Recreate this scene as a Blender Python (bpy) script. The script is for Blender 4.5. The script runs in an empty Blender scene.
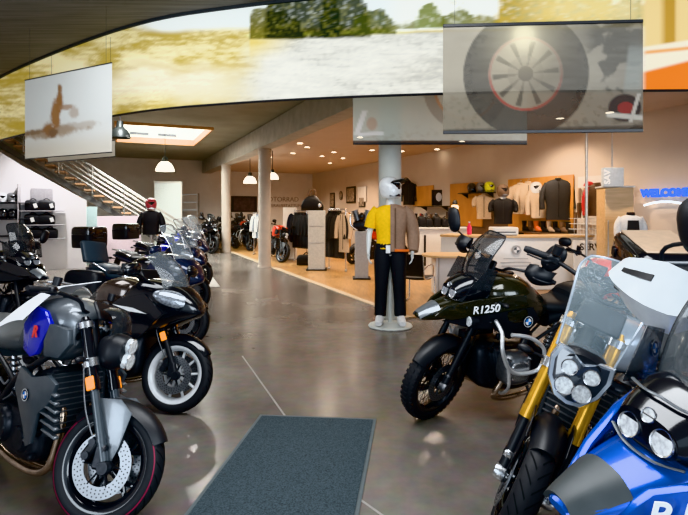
import bpy, bmesh, math, random
from mathutils import Vector, Matrix, noise
random.seed(7)
PI = math.pi
R = math.radians
COL = bpy.context.scene.collection
H = 1.65            # eye height in metres
F = 500.0           # focal length in pixels of a 688 px wide frame

def at(px, py, Y):
    """survey point: bearing px / elevation py measured on the photo, Y metres away"""
    return Vector(((px - 344) * Y / F, Y, H - (py - 210) * Y / F))

# ------------------------------------------------------------------ materials
def mat(name, col, rough=0.5, metal=0.0, var=0.08, scale=20.0, bump=0.0, coat=0.0,
        emis=None, es=0.0, alpha=1.0, trans=0.0, spec=0.5, ior=1.45, stretch=None, rvar=0.0):
    m = bpy.data.materials.new(name); m.use_nodes = True
    nt = m.node_tree; N = nt.nodes; L = nt.links
    b = N['Principled BSDF']
    tc = N.new('ShaderNodeTexCoord'); nz = N.new('ShaderNodeTexNoise')
    nz.inputs['Scale'].default_value = scale; nz.inputs['Detail'].default_value = 4
    if stretch:
        mp = N.new('ShaderNodeMapping'); mp.inputs['Scale'].default_value = stretch
        L.new(tc.outputs['Object'], mp.inputs['Vector']); L.new(mp.outputs['Vector'], nz.inputs['Vector'])
    else:
        L.new(tc.outputs['Object'], nz.inputs['Vector'])
    cr = N.new('ShaderNodeValToRGB')
    cr.color_ramp.elements[0].position = 0.3; cr.color_ramp.elements[1].position = 0.7
    cr.color_ramp.elements[0].color = tuple(max(0, c * (1 - var)) for c in col) + (1,)
    cr.color_ramp.elements[1].color = tuple(min(1, c * (1 + var)) for c in col) + (1,)
    L.new(nz.outputs['Fac'], cr.inputs['Fac']); L.new(cr.outputs['Color'], b.inputs['Base Color'])
    b.inputs['Roughness'].default_value = rough; b.inputs['Metallic'].default_value = metal
    b.inputs['Coat Weight'].default_value = coat; b.inputs['Coat Roughness'].default_value = 0.04
    b.inputs['Specular IOR Level'].default_value = spec
    b.inputs['Alpha'].default_value = alpha; b.inputs['Transmission Weight'].default_value = trans
    b.inputs['IOR'].default_value = ior
    if rvar:
        mr = N.new('ShaderNodeMapRange'); mr.inputs['To Min'].default_value = max(0, rough - rvar); mr.inputs['To Max'].default_value = rough + rvar
        L.new(nz.outputs['Fac'], mr.inputs['Value']); L.new(mr.outputs['Result'], b.inputs['Roughness'])
    if bump:
        bp = N.new('ShaderNodeBump'); bp.inputs['Strength'].default_value = bump; bp.inputs['Distance'].default_value = 0.01
        L.new(nz.outputs['Fac'], bp.inputs['Height']); L.new(bp.outputs['Normal'], b.inputs['Normal'])
    if emis:
        b.inputs['Emission Color'].default_value = tuple(emis) + (1,); b.inputs['Emission Strength'].default_value = es
    return m

def attr_mat(name, es=0.0, rough=0.7, opacity=1.0):
    m = bpy.data.materials.new(name); m.use_nodes = True
    nt = m.node_tree; N = nt.nodes; L = nt.links; b = N['Principled BSDF']
    a = N.new('ShaderNodeAttribute'); a.attribute_name = 'print'
    L.new(a.outputs['Color'], b.inputs['Base Color']); b.inputs['Roughness'].default_value = rough
    b.inputs['Alpha'].default_value = opacity
    if es:
        L.new(a.outputs['Color'], b.inputs['Emission Color']); b.inputs['Emission Strength'].default_value = es  # glow added in the print's own colours to make it look brighter
    return m

M = {}
M['black_gloss'] = mat('black gloss paint', (0.008, 0.008, 0.010), 0.16, coat=0.8)
M['black_satin'] = mat('black satin plastic', (0.014, 0.014, 0.016), 0.42, bump=0.05, scale=200)
M['black_matt'] = mat('black matt', (0.012, 0.012, 0.013), 0.7)
M['dark_metal'] = mat('dark cast metal', (0.035, 0.036, 0.04), 0.38, 0.7, var=0.25, scale=40)
M['grey_metal'] = mat('grey cast metal', (0.20, 0.205, 0.215), 0.36, 0.8, var=0.2, scale=40)
M['silver'] = mat('silver metal', (0.60, 0.61, 0.63), 0.24, 0.95)
M['chrome'] = mat('chrome', (0.8, 0.8, 0.82), 0.08, 1.0)
M['steel_brown'] = mat('heat tinted steel', (0.42, 0.33, 0.26), 0.25, 0.95, var=0.25, scale=12)
M['gold'] = mat('gold anodised metal', (0.66, 0.36, 0.055), 0.28, 0.7)
M['rubber'] = mat('tyre rubber', (0.016, 0.016, 0.018), 0.62, bump=0.1, scale=60, rvar=0.1)
M['groove'] = mat('tread groove', (0.004, 0.004, 0.004), 0.9)
M['red_pin'] = mat('red rim tape', (0.26, 0.012, 0.05), 0.5)
M['seat'] = mat('seat vinyl', (0.016, 0.017, 0.019), 0.5, bump=0.2, scale=160)
M['seat_grey'] = mat('grey seat vinyl', (0.06, 0.064, 0.066), 0.5, bump=0.2, scale=160)
M['seat_blue'] = mat('blue grey seat vinyl', (0.035, 0.050, 0.066), 0.42, bump=0.2, scale=160)
M['glass_clear'] = mat('clear screen', (0.50, 0.56, 0.60), 0.05, alpha=0.14, spec=0.35)
M['glass_ice'] = mat('icy clear screen', (0.55, 0.68, 0.74), 0.06, alpha=0.10, spec=0.25)
M['glass_smoke'] = mat('smoked screen', (0.03, 0.032, 0.035), 0.06, alpha=0.6, spec=0.8)
M['glass_tint'] = mat('tinted screen', (0.12, 0.135, 0.145), 0.05, alpha=0.42, spec=0.5)
M['lens'] = mat('lamp lens', (0.66, 0.69, 0.73), 0.10, 0.25, var=0.45, scale=70, coat=1, emis=(.8, .88, 1), es=.06)  # faint glow added so the unlit lens looks bright
M['lens_dark'] = mat('dark lamp lens', (0.05, 0.055, 0.065), 0.05, 0.2, coat=1)
M['mirror'] = mat('mirror glass', (0.65, 0.67, 0.7), 0.03, 1.0)
M['pad_dark'] = mat('dark grey beak pad', (0.045, 0.052, 0.054), 0.45)
M['crash_silver'] = mat('bright crash bar steel', (0.72, 0.73, 0.74), 0.28, 0.6)
M['lens_dim'] = mat('dim lamp lens', (0.30, 0.325, 0.36), 0.08, 0.4, var=0.5, scale=70, coat=1)
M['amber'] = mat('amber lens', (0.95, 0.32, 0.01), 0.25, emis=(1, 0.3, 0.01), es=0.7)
M['tail_red'] = mat('red lens', (0.35, 0.01, 0.01), 0.15, coat=1)
M['white_paint'] = mat('white paint', (0.62, 0.66, 0.69), 0.3, coat=0.5)
M['white_wheel'] = mat('white wheel paint', (0.66, 0.68, 0.70), 0.3, coat=0.4)
M['silver_paint'] = mat('silver paint', (0.42, 0.47, 0.53), 0.25, 0.5, coat=0.8)
M['grey_paint'] = mat('grey paint', (0.16, 0.175, 0.19), 0.3, 0.5, coat=0.6)
M['slate_paint'] = mat('slate grey paint', (0.075, 0.088, 0.10), 0.35, 0.4, coat=0.5)
M['blue_gloss'] = mat('blue paint', (0.004, 0.012, 0.42), 0.16, 0.2, coat=1)
M['blue_metal'] = mat('metallic blue paint', (0.0, 0.088, 0.48), 0.22, 0.55, coat=1)
M['navy_paint'] = mat('navy paint', (0.012, 0.02, 0.055), 0.2, 0.3, coat=1)
M['olive_paint'] = mat('dark olive paint', (0.020, 0.019, 0.010), 0.2, 0.4, coat=1)
M['bronze_paint'] = mat('bronze black paint', (0.085, 0.065, 0.055), 0.14, 0.6, coat=1)
M['orange_red'] = mat('orange red paint', (0.75, 0.055, 0.012), 0.3, coat=0.6)
M['red_gloss'] = mat('red paint', (0.45, 0.012, 0.012), 0.25, coat=0.6)
M['letter'] = mat('white lettering', (0.82, 0.83, 0.84), 0.4)
M['letter_red'] = mat('red lettering', (0.75, 0.06, 0.04), 0.4)
M['badge_blue'] = mat('badge blue', (0.01, 0.16, 0.55), 0.25, coat=1)
M['badge_white'] = mat('badge white', (0.8, 0.8, 0.82), 0.25, coat=1)
M['disc'] = mat('brake disc steel', (0.27, 0.28, 0.295), 0.36, 0.9)
M['radiator'] = mat('radiator core', (0.05, 0.055, 0.06), 0.4, 0.6)

# ------------------------------------------------------------------ mesh builder
def catmull(pts, n):
    P = [Vector(p) for p in pts]
    if len(P) < 3:
        return [P[0].lerp(P[-1], i / n) for i in range(n + 1)]
    out = []
    m = len(P) - 1
    for i in range(n + 1):
        t = i / n * m; k = min(int(t), m - 1); f = t - k
        p0 = P[max(k - 1, 0)]; p1 = P[k]; p2 = P[k + 1]; p3 = P[min(k + 2, m)]
        out.append(0.5 * ((2 * p1) + (p2 - p0) * f + (2 * p0 - 5 * p1 + 4 * p2 - p3) * f * f + (3 * p1 - p0 - 3 * p2 + p3) * f ** 3))
    return out

def frame_of(d):
    d = Vector(d).normalized()
    a = Vector((0, 0, 1)) if abs(d.z) < 0.9 else Vector((1, 0, 0))
    u = d.cross(a).normalized(); v = d.cross(u).normalized()
    return u, v

class MB:
    def __init__(s):
        s.v = []; s.f = []; s.mi = []; s.cur = 0
    def add(s, vs, fs):
        o = len(s.v); s.v += [Vector(p) for p in vs]
        s.f += [tuple(i + o for i in f) for f in fs]; s.mi += [s.cur] * len(fs)
        return s
    def box(s, c, size, b=0.0, rot=None):
        c = Vector(c); hx, hy, hz = [k / 2 for k in size]
        b = min(b, hx * .9, hy * .9, hz * .9)
        vs = []; fs = []
        rm = rot if rot is not None else Matrix.Identity(3)
        if b <= 0:
            for x in (-1, 1):
                for y in (-1, 1):
                    for z in (-1, 1):
                        vs.append(c + rm @ Vector((x * hx, y * hy, z * hz)))
            fs = [(0, 1, 3, 2), (4, 6, 7, 5), (0, 4, 5, 1), (2, 3, 7, 6), (0, 2, 6, 4), (1, 5, 7, 3)]
            return s.add(vs, fs)
        idx = {}
        for x in (-1, 1):
            for y in (-1, 1):
                for z in (-1, 1):
                    for k, q in enumerate(((hx, hy - b, hz - b), (hx - b, hy, hz - b), (hx - b, hy - b, hz))):
                        idx[(x, y, z, k)] = len(vs)
                        vs.append(c + rm @ Vector((x * q[0], y * q[1], z * q[2])))
        def quad(ax, sg):
            oth = [i for i in range(3) if i != ax]
            r = []
            for a_, b_ in ((-1, -1), (1, -1), (1, 1), (-1, 1)):
                k = [0, 0, 0]; k[ax] = sg; k[oth[0]] = a_; k[oth[1]] = b_
                r.append(idx[(k[0], k[1], k[2], ax)])
            fs.append(tuple(r))
        for ax in range(3):
            for sg in (-1, 1): quad(ax, sg)
        for ax in range(3):
            o1, o2 = [i for i in range(3) if i != ax]
            for s1 in (-1, 1):
                for s2 in (-1, 1):
                    def g(e, face):
                        k = [0, 0, 0]; k[ax] = e; k[o1] = s1; k[o2] = s2
                        return idx[(k[0], k[1], k[2], face)]
                    fs.append((g(-1, o1), g(1, o1), g(1, o2), g(-1, o2)))
        for x in (-1, 1):
            for y in (-1, 1):
                for z in (-1, 1):
                    fs.append((idx[(x, y, z, 0)], idx[(x, y, z, 1)], idx[(x, y, z, 2)]))
        return s.add(vs, fs)
    def cyl(s, p0, p1, r0, r1=None, n=16, cap=True):
        r1 = r0 if r1 is None else r1
        p0 = Vector(p0); p1 = Vector(p1); u, v = frame_of(p1 - p0)
        vs = []
        for p, r in ((p0, r0), (p1, r1)):
            for i in range(n):
                a = 2 * PI * i / n
                vs.append(p + (u * math.cos(a) + v * math.sin(a)) * r)
        fs = [(i, (i + 1) % n, n + (i + 1) % n, n + i) for i in range(n)]
        if cap: fs += [tuple(range(n))[::-1], tuple(range(n, 2 * n))]
        return s.add(vs, fs)
    def tube(s, pts, r, n=8, seg=None, smooth=True, flat=1.0, cap=True):
        """r: number or list per control point"""
        rs = r if isinstance(r, (list, tuple)) else [r] * len(pts)
        k = seg or (len(pts) - 1) * (5 if smooth else 1)
        if smooth and len(pts) > 2:
            P = catmull(pts, k); RR = [q.x for q in catmull([(a, 0, 0) for a in rs], k)]
        elif len(pts) == 2 and seg is None:
            P = [Vector(p) for p in pts]; RR = list(rs); k = 1
        else:
            P = [Vector(p) for p in pts]; RR = list(rs); k = len(P) - 1
        vs = []; u = None
        for i, p in enumerate(P):
            d = (P[min(i + 1, k)] - P[max(i - 1, 0)]).normalized()
            if u is None: u, v = frame_of(d)
            else:
                u = (u - d * u.dot(d)).normalized(); v = d.cross(u)
            for j in range(n):
                a = 2 * PI * j / n
                vs.append(p + (u * math.cos(a) + v * math.sin(a) * flat) * RR[i])
        fs = [(i * n + j, i * n + (j + 1) % n, (i + 1) * n + (j + 1) % n, (i + 1) * n + j) for i in range(k) for j in range(n)]
        if cap: fs += [tuple(range(n))[::-1], tuple(range(k * n, (k + 1) * n))]
        return s.add(vs, fs)
    def lathe(s, prof, c=(0, 0, 0), axis='z', n=32, closed=False, a0=0, a1=2 * PI):
        """prof: (radius, along axis)"""
        c = Vector(c); vs = []; k = len(prof); full = abs(a1 - a0 - 2 * PI) < 1e-6
        m = n if full else n + 1
        for i in range(m):
            a = a0 + (a1 - a0) * i / n; ca = math.cos(a); sa = math.sin(a)
            for r, h in prof:
                vs.append(c + (Vector((r * ca, h, r * sa)) if axis == 'y' else Vector((r * ca, r * sa, h)) if axis == 'z' else Vector((h, r * ca, r * sa))))
        fs = []
        for i in range(n):
            i2 = (i + 1) % m
            for j in range(k if closed else k - 1):
                j2 = (j + 1) % k
                fs.append((i * k + j, i * k + j2, i2 * k + j2, i2 * k + j))
        return s.add(vs, fs)
    def loft(s, secs, n=20, sub=4, axis='x', cap=True):
        """secs: (t, centre_w, low, high, half_width, exponent)"""
        m = (len(secs) - 1) * sub
        def comp(i): return [q.x for q in catmull([(c[i], 0, 0) for c in secs], m)]
        S = list(zip(*[comp(i) for i in range(6)]))
        vs = []
        for t, cw, lo, hi, hw, e in S:
            hc = (lo + hi) / 2; hh = (hi - lo) / 2
            for j in range(n):
                a = 2 * PI * j / n; ca = math.cos(a); sa = math.sin(a)
                w = cw + hw * math.copysign(abs(ca) ** (2 / e), ca); h = hc + hh * math.copysign(abs(sa) ** (2 / e), sa)
                vs.append((t, w, h) if axis == 'x' else (w, t, h) if axis == 'y' else (w, h, t))
        fs = [(i * n + j, i * n + (j + 1) % n, (i + 1) * n + (j + 1) % n, (i + 1) * n + j) for i in range(m) for j in range(n)]
        if cap: fs += [tuple(range(n)), tuple(range(m * n, (m + 1) * n))]
        return s.add(vs, fs)
    def sheet(s, fn, nu, nv, th=0.0):
        g = [[Vector(fn(i / nu, j / nv)) for j in range(nv + 1)] for i in range(nu + 1)]
        vs = [p for r in g for p in r]; w = nv + 1
        fs = [(i * w + j, (i + 1) * w + j, (i + 1) * w + j + 1, i * w + j + 1) for i in range(nu) for j in range(nv)]
        if th:
            off = len(vs); nn = [Vector() for _ in vs]
            for f in fs:
                a = (vs[f[1]] - vs[f[0]]).cross(vs[f[3]] - vs[f[0]])
                for q in f: nn[q] = nn[q] + a
            vs += [p - k.normalized() * th if k.length > 0 else p for p, k in zip(vs, nn)]
            fs += [tuple(q + off for q in f[::-1]) for f in fs]
            border = [(i * w, (i + 1) * w) for i in range(nu)] + [((i + 1) * w + nv, i * w + nv) for i in range(nu)] + \
                     [(j + 1, j) for j in range(nv)] + [(nu * w + j, nu * w + j + 1) for j in range(nv)]
            fs += [(a, b, b + off, a + off) for a, b in border]
        return s.add(vs, fs)
    def prism(s, pts, off):
        """polygon pts (3-D), extruded by vector off"""
        n = len(pts); off = Vector(off); P = [Vector(p) for p in pts]
        return s.add(P + [p + off for p in P], [tuple(range(n)), tuple(range(2 * n - 1, n - 1, -1))] + [(i, (i + 1) % n, n + (i + 1) % n, n + i) for i in range(n)])
    def ball(s, c, rad, n=16, m=10, z0=-1.0, z1=1.0):
        c = Vector(c); rx, ry, rz = rad if isinstance(rad, (tuple, list)) else (rad,) * 3
        t0 = math.asin(max(-1, z0)); t1 = math.asin(min(1, z1))
        vs = []
        for i in range(m + 1):
            t = t0 + (t1 - t0) * i / m
            for j in range(n):
                a = 2 * PI * j / n
                vs.append(c + Vector((rx * math.cos(t) * math.cos(a), ry * math.cos(t) * math.sin(a), rz * math.sin(t))))
        fs = [(i * n + j, i * n + (j + 1) % n, (i + 1) * n + (j + 1) % n, (i + 1) * n + j) for i in range(m) for j in range(n)]
        return s.add(vs, fs)
    def xf(s, mtx, start=0):
        for i in range(start, len(s.v)): s.v[i] = mtx @ s.v[i]
        return s
    def build(s, name, mats, parent=None, bevel=0.0, ang=38, smooth=True):
        me = bpy.data.meshes.new(name)
        me.from_pydata([tuple(p) for p in s.v], [], s.f)
        mats = mats if isinstance(mats, (list, tuple)) else [mats]
        for m_ in mats: me.materials.append(M[m_] if isinstance(m_, str) else m_)
        me.polygons.foreach_set('material_index', s.mi)
        bm = bmesh.new(); bm.from_mesh(me)
        bmesh.ops.remove_doubles(bm, verts=bm.verts, dist=1e-6)
        bmesh.ops.recalc_face_normals(bm, faces=bm.faces)
        if bevel:
            ed = [e for e in bm.edges if len(e.link_faces) == 2 and e.calc_face_angle(0) > R(35)]
            bmesh.ops.bevel(bm, geom=ed, offset=bevel, segments=2, affect='EDGES', profile=0.6, clamp_overlap=True)
        bm.to_mesh(me); bm.free()
        if smooth:
            me.polygons.foreach_set('use_smooth', [True] * len(me.polygons))
            me.set_sharp_from_angle(angle=R(ang))
        o = bpy.data.objects.new(name, me); COL.objects.link(o)
        if parent is not None: o.parent = parent
        return o

def thing(name, label, cat, loc=(0, 0, 0), rotz=0.0, group=None):
    o = bpy.data.objects.new(name, None); COL.objects.link(o)
    o.empty_display_size = 0.1
    o.location = loc; o.rotation_euler = (0, 0, rotz)
    o['label'] = label; o['category'] = cat
    if group: o['group'] = group
    return o
def tag(o, label, cat, group=None):
    o['label'] = label; o['category'] = cat
    if group: o['group'] = group
    return o
def struct(o, label=None):
    o['kind'] = 'structure'
    if label: o['label'] = label
    return o
def dup(root, loc=None, rotz=None, label=None, group=None, lean=None):
    r = root.copy(); COL.objects.link(r)
    if loc is not None: r.location = loc
    if rotz is not None: r.rotation_euler = (r.rotation_euler[0] if lean is None else lean, 0, rotz)
    if label: r['label'] = label
    if group: r['group'] = group
    for ch in list(root.children):
        c = ch.copy(); COL.objects.link(c); c.parent = r
        for g in ch.children:
            d = g.copy(); COL.objects.link(d); d.parent = c
    return r
def text_obj(name, body, size, matname, mtx, parent=None, extrude=0.001, shear=0.0, bold=0.0, align='CENTER'):
    cu = bpy.data.curves.new(name, 'FONT'); cu.body = body; cu.size = size; cu.extrude = extrude
    cu.shear = shear; cu.offset = bold; cu.align_x = align; cu.align_y = 'CENTER'
    t = bpy.data.objects.new(name + '_src', cu); COL.objects.link(t)
    dg = bpy.context.evaluated_depsgraph_get()
    me = bpy.data.meshes.new_from_object(t.evaluated_get(dg))
    bpy.data.objects.remove(t); bpy.data.curves.remove(cu)
    me.transform(mtx); me.materials.clear(); me.materials.append(M[matname] if isinstance(matname, str) else matname)
    o = bpy.data.objects.new(name, me); COL.objects.link(o)
    if parent is not None: o.parent = parent
    return o
def basis(o, x, y, z):
    m = Matrix.Identity(4)
    for i, c in enumerate((x, y, z)):
        c = Vector(c).normalized()
        for k in range(3): m[k][i] = c[k]
    o = Vector(o)
    for k in range(3): m[k][3] = o[k]
    return m
def paint(o, fn):
    """fn(vertex co) -> rgb, stored as a point colour attribute"""
    me = o.data; a = me.color_attributes.new('print', 'FLOAT_COLOR', 'POINT')
    buf = []
    for v in me.vertices:
        c = fn(v.co); buf += [max(0, c[0]), max(0, c[1]), max(0, c[2]), 1.0]
    a.data.foreach_set('color', buf)
def sm(a, b, x):
    t = max(0.0, min(1.0, (x - a) / (b - a))); return t * t * (3 - 2 * t)
def mix(a, b, t): return tuple(p + (q - p) * t for p, q in zip(a, b))
def fbm(x, y, s=1.0, o=4): return noise.fractal(Vector((x * s, y * s, 3.3)), 1.0, 2.0, o)
# ------------------------------------------------------------------ building axes
E = Vector((0.912, 0.410, 0)); D = Vector((-0.410, 0.912, 0))   # across / along the hall
ROTB = math.atan2(E.y, E.x)
def B(u, d, z=0.0): return E * u + D * d + Vector((0, 0, z))
WR0 = Vector((3.26, 15.4, 0))                                   # a point on the right wall
def wall_r(px, off=0.0, z=0.0):
    """point on the right wall seen on bearing px, off metres in front of it"""
    p0 = WR0 - E * off; k = (px - 344) / F
    t = (k * p0.y - p0.x) / (-D.x * 1.0 - k * -D.y) if False else 0
    # p0.x - D.x*t = k*(p0.y - D.y*t)
    t = (p0.x - k * p0.y) / (D.x - k * D.y)
    q = p0 - D * t; return Vector((q.x, q.y, z))
def wall_r_py(px, py, off=0.0):
    q = wall_r(px, off); q.z = H - (py - 210) * q.y / F; return q

# floor ------------------------------------------------------------
def floor_mat():
    m = bpy.data.materials.new('polished concrete'); m.use_nodes = True
    nt = m.node_tree; N = nt.nodes; L = nt.links; b = N['Principled BSDF']
    tc = N.new('ShaderNodeTexCoord')
    n1 = N.new('ShaderNodeTexNoise'); n1.inputs['Scale'].default_value = 0.55; n1.inputs['Detail'].default_value = 8; n1.inputs['Roughness'].default_value = 0.62
    n2 = N.new('ShaderNodeTexNoise'); n2.inputs['Scale'].default_value = 9; n2.inputs['Detail'].default_value = 6
    L.new(tc.outputs['Object'], n1.inputs['Vector']); L.new(tc.outputs['Object'], n2.inputs['Vector'])
    c1 = N.new('ShaderNodeValToRGB'); e = c1.color_ramp.elements
    e[0].position = 0.28; e[0].color = (0.098, 0.080, 0.067, 1); e[1].position = 0.72; e[1].color = (0.235, 0.200, 0.170, 1)
    k = e.new(0.5); k.color = (0.158, 0.132, 0.110, 1)
    L.new(n1.outputs['Fac'], c1.inputs['Fac'])
    mx = N.new('ShaderNodeMix'); mx.data_type = 'RGBA'; mx.blend_type = 'OVERLAY'; mx.inputs['Factor'].default_value = 0.35
    L.new(c1.outputs['Color'], mx.inputs['A']); L.new(n2.outputs['Color'], mx.inputs['B'])
    hs = N.new('ShaderNodeHueSaturation'); hs.inputs['Saturation'].default_value = 0.75
    L.new(mx.outputs['Result'], hs.inputs['Color'])
    L.new(hs.outputs['Color'], b.inputs['Base Color'])
    mr = N.new('ShaderNodeMapRange'); mr.inputs['To Min'].default_value = 0.13; mr.inputs['To Max'].default_value = 0.34
    L.new(n1.outputs['Fac'], mr.inputs['Value']); L.new(mr.outputs['Result'], b.inputs['Roughness'])
    bp = N.new('ShaderNodeBump'); bp.inputs['Strength'].default_value = 0.04; bp.inputs['Distance'].default_value = 0.02
    L.new(n2.outputs['Fac'], bp.inputs['Height']); L.new(bp.outputs['Normal'], b.inputs['Normal'])
    b.inputs['Specular IOR Level'].default_value = 0.6
    return m
M['concrete_floor'] = floor_mat()
def wood_mat(name, c0, c1, rough, sx=1.2, sy=14.0, rot=0.0):
    m = bpy.data.materials.new(name); m.use_nodes = True
    nt = m.node_tree; N = nt.nodes; L = nt.links; b = N['Principled BSDF']
    tc = N.new('ShaderNodeTexCoord'); mp = N.new('ShaderNodeMapping'); mp.inputs['Scale'].default_value = (sx, sy, sy); mp.inputs['Rotation'].default_value = (0, 0, rot)
    nz = N.new('ShaderNodeTexNoise'); nz.inputs['Scale'].default_value = 1.5; nz.inputs['Detail'].default_value = 6; nz.inputs['Distortion'].default_value = 0.6
    L.new(tc.outputs['Object'], mp.inputs['Vector']); L.new(mp.outputs['Vector'], nz.inputs['Vector'])
    cr = N.new('ShaderNodeValToRGB'); cr.color_ramp.elements[0].position = 0.3; cr.color_ramp.elements[1].position = 0.72
    cr.color_ramp.elements[0].color = c0 + (1,); cr.color_ramp.elements[1].color = c1 + (1,)
    L.new(nz.outputs['Fac'], cr.inputs['Fac']); L.new(cr.outputs['Color'], b.inputs['Base Color'])
    b.inputs['Roughness'].default_value = rough
    return m
M['wood_floor'] = wood_mat('oak floor', (0.38, 0.21, 0.085), (0.54, 0.32, 0.14), 0.3, 14, 1.5, ROTB)
M['wood_top'] = wood_mat('birch veneer', (0.55, 0.36, 0.18), (0.68, 0.47, 0.26), 0.35)
M['wood_orange'] = wood_mat('orange wall veneer', (0.50, 0.22, 0.05), (0.62, 0.30, 0.08), 0.45, 8, 1.2)
M['wood_tread'] = wood_mat('stair tread wood', (0.36, 0.20, 0.11), (0.48, 0.29, 0.17), 0.45)
M['wood_frame'] = wood_mat('skylight wood', (0.50, 0.24, 0.09), (0.62, 0.33, 0.14), 0.5)
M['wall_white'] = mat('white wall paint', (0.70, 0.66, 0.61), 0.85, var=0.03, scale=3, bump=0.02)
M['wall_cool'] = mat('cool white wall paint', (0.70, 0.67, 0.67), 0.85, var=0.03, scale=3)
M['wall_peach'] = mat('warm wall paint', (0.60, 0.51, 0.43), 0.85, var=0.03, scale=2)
M['ceil_peach'] = mat('warm ceiling paint', (0.58, 0.47, 0.40), 0.85, var=0.03, scale=2)
M['ceil_grey'] = mat('grey green ceiling', (0.30, 0.285, 0.225), 0.9, var=0.12, scale=1.2)
M['concrete_dark'] = mat('dark board marked concrete', (0.20, 0.19, 0.18), 0.85, var=0.22, scale=3.0, bump=0.3, stretch=(0.4, 9, 1))
M['concrete_beam'] = mat('fair faced concrete', (0.44, 0.42, 0.38), 0.8, var=0.12, scale=4, bump=0.1)
M['column_paint'] = mat('pale column paint', (0.56, 0.58, 0.55), 0.6, var=0.05, scale=4)
M['column_warm'] = mat('warm concrete column', (0.47, 0.41, 0.36), 0.7, var=0.08, scale=4)
M['trim_pale'] = mat('pale floor strip', (0.62, 0.50, 0.36), 0.4)
M['screed_joint'] = mat('floor joint', (0.30, 0.28, 0.26), 0.5)

def poly(name, pts, m, kind=True, label=None, off=(0, 0, -0.02)):
    o = MB().prism(pts, off).build(name, m, smooth=False)
    if kind: struct(o, label)
    return o
poly('floor', [(-16, -5, 0), (14, -5, 0), (14, 33, 0), (-16, 33, 0)], 'concrete_floor', label='polished brown grey concrete floor')
W0 = Vector((-1.96, 14.2, 0))                                     # line where the oak floor starts
fl = [W0 - D * 7.2, W0 + D * 13, W0 + D * 13 + E * 14, W0 - D * 7.2 + E * 14]
poly('floor', [p + Vector((0, 0, 0.012)) for p in fl], 'wood_floor', label='orange oak plank floor of the clothing area', off=(0, 0, -0.011))
poly('trim_1', [p + Vector((0, 0, 0.016)) for p in (W0 - D * 7.2 - E * .06, W0 + D * 13 - E * .06, W0 + D * 13 + E * .06, W0 - D * 7.2 + E * .06)], 'trim_pale', label='pale strip edging the oak floor', off=(0, 0, -0.015))
for a, b, w in (((-1.15, 5.65), (-0.45, 3.95), .008), ((0.05, 2.9), (0.6, 2.2), .008)):
    a = Vector((a[0], a[1], .002)); b = Vector((b[0], b[1], .002)); n_ = (b - a).cross(Vector((0, 0, 1))).normalized() * w
    struct(MB().prism([a - n_, b - n_, b + n_, a + n_], (0, 0, -.0015)).build('trim_2', 'screed_joint', smooth=False), 'thin sawn joint in the concrete floor')

# walls --------------------------------------------------------------
CORNER = WR0 + D * 12.0
def wall(name, a, b, z0, z1, m, th=0.15, label=None):
    a = Vector(a); b = Vector(b); n_ = (b - a).cross(Vector((0, 0, 1))).normalized() * th
    return poly(name, [Vector((a.x, a.y, z0)), Vector((b.x, b.y, z0)), Vector((b.x, b.y, z1)), Vector((a.x, a.y, z1))], m, label=label, off=n_)
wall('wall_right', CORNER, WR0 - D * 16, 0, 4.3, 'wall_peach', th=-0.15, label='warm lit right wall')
wall('wall_back', CORNER, CORNER - E * 22, 0, 4.3, 'wall_white', th=0.15, label='white back wall')
wall('wall_left', CORNER - E * 13.5 , CORNER - E * 13.5 - D * 24, 0, 4.3, 'wall_cool', th=0.15, label='white left wall')

# round drum ceiling: printed fascia curve ------------------------------
FK = [(-8.5, 11.6), (-6.6, 9.6), (-3.25, 7.1), (-1.3, 6.25), (1.1, 5.77), (3.85, 5.6), (5.6, 5.66), (7.2, 5.85)]
FC = [Vector((p.x, p.y, 0)) for p in catmull([(a, b, 0) for a, b in FK], 420)]
Z0, Z1 = 3.0, 4.2
def front_slab():
    pts = [Vector((p.x, p.y, Z1)) for p in FC[::10]] + [Vector((12, -4, Z1)), Vector((-12, -4, Z1))]
    return pts
poly('ceiling', front_slab(), 'concrete_dark', label='dark board marked concrete ceiling over the entrance', off=(0, 0, 0.2))
# higher ceilings behind the print
BA = Vector((0.8, 7.6, 0)); 
def inner(pts, z, m, label): return poly('ceiling', [Vector((p.x, p.y, z)) for p in pts], m, label=label, off=(0, 0, .15))
behind = [p + Vector((0.0, 0.12, 0)) for p in FC[::10]]
# cut the left/right ceilings along the beam line
lf = [p for p in behind if (p - BA).dot(E) < -0.0]; rt = [p for p in behind if (p - BA).dot(E) >= -0.0]
SKC = Vector((-5.72, 15.6, 0))
def skp(x, y, z): return SKC + E * x + D * y + Vector((0, 0, z))
hole = [skp(1.25, 1.9, 0), skp(1.25, -1.9, 0), skp(-1.25, -1.9, 0), skp(-1.25, 1.9, 0)]
lo_ = lf + [BA - D * 1.9, BA + D * 22]
inner(lo_ + [hole[0] + D * 7, hole[0], hole[1], hole[2], hole[3], hole[3] + D * .002 + E * 2.498, hole[0] + D * 7 - E * .002, BA + D * 22 - E * 16, Vector((-9.3, 8.6, 0))], 4.02, 'ceil_grey', 'grey green ceiling over the stairs')
inner(rt + [BA - D * 2 + E * 16, BA + D * 22 + E * 12, BA + D * 22, BA - D * 1.9], 3.55, 'ceil_peach', 'warm plaster ceiling with downlights')
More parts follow.
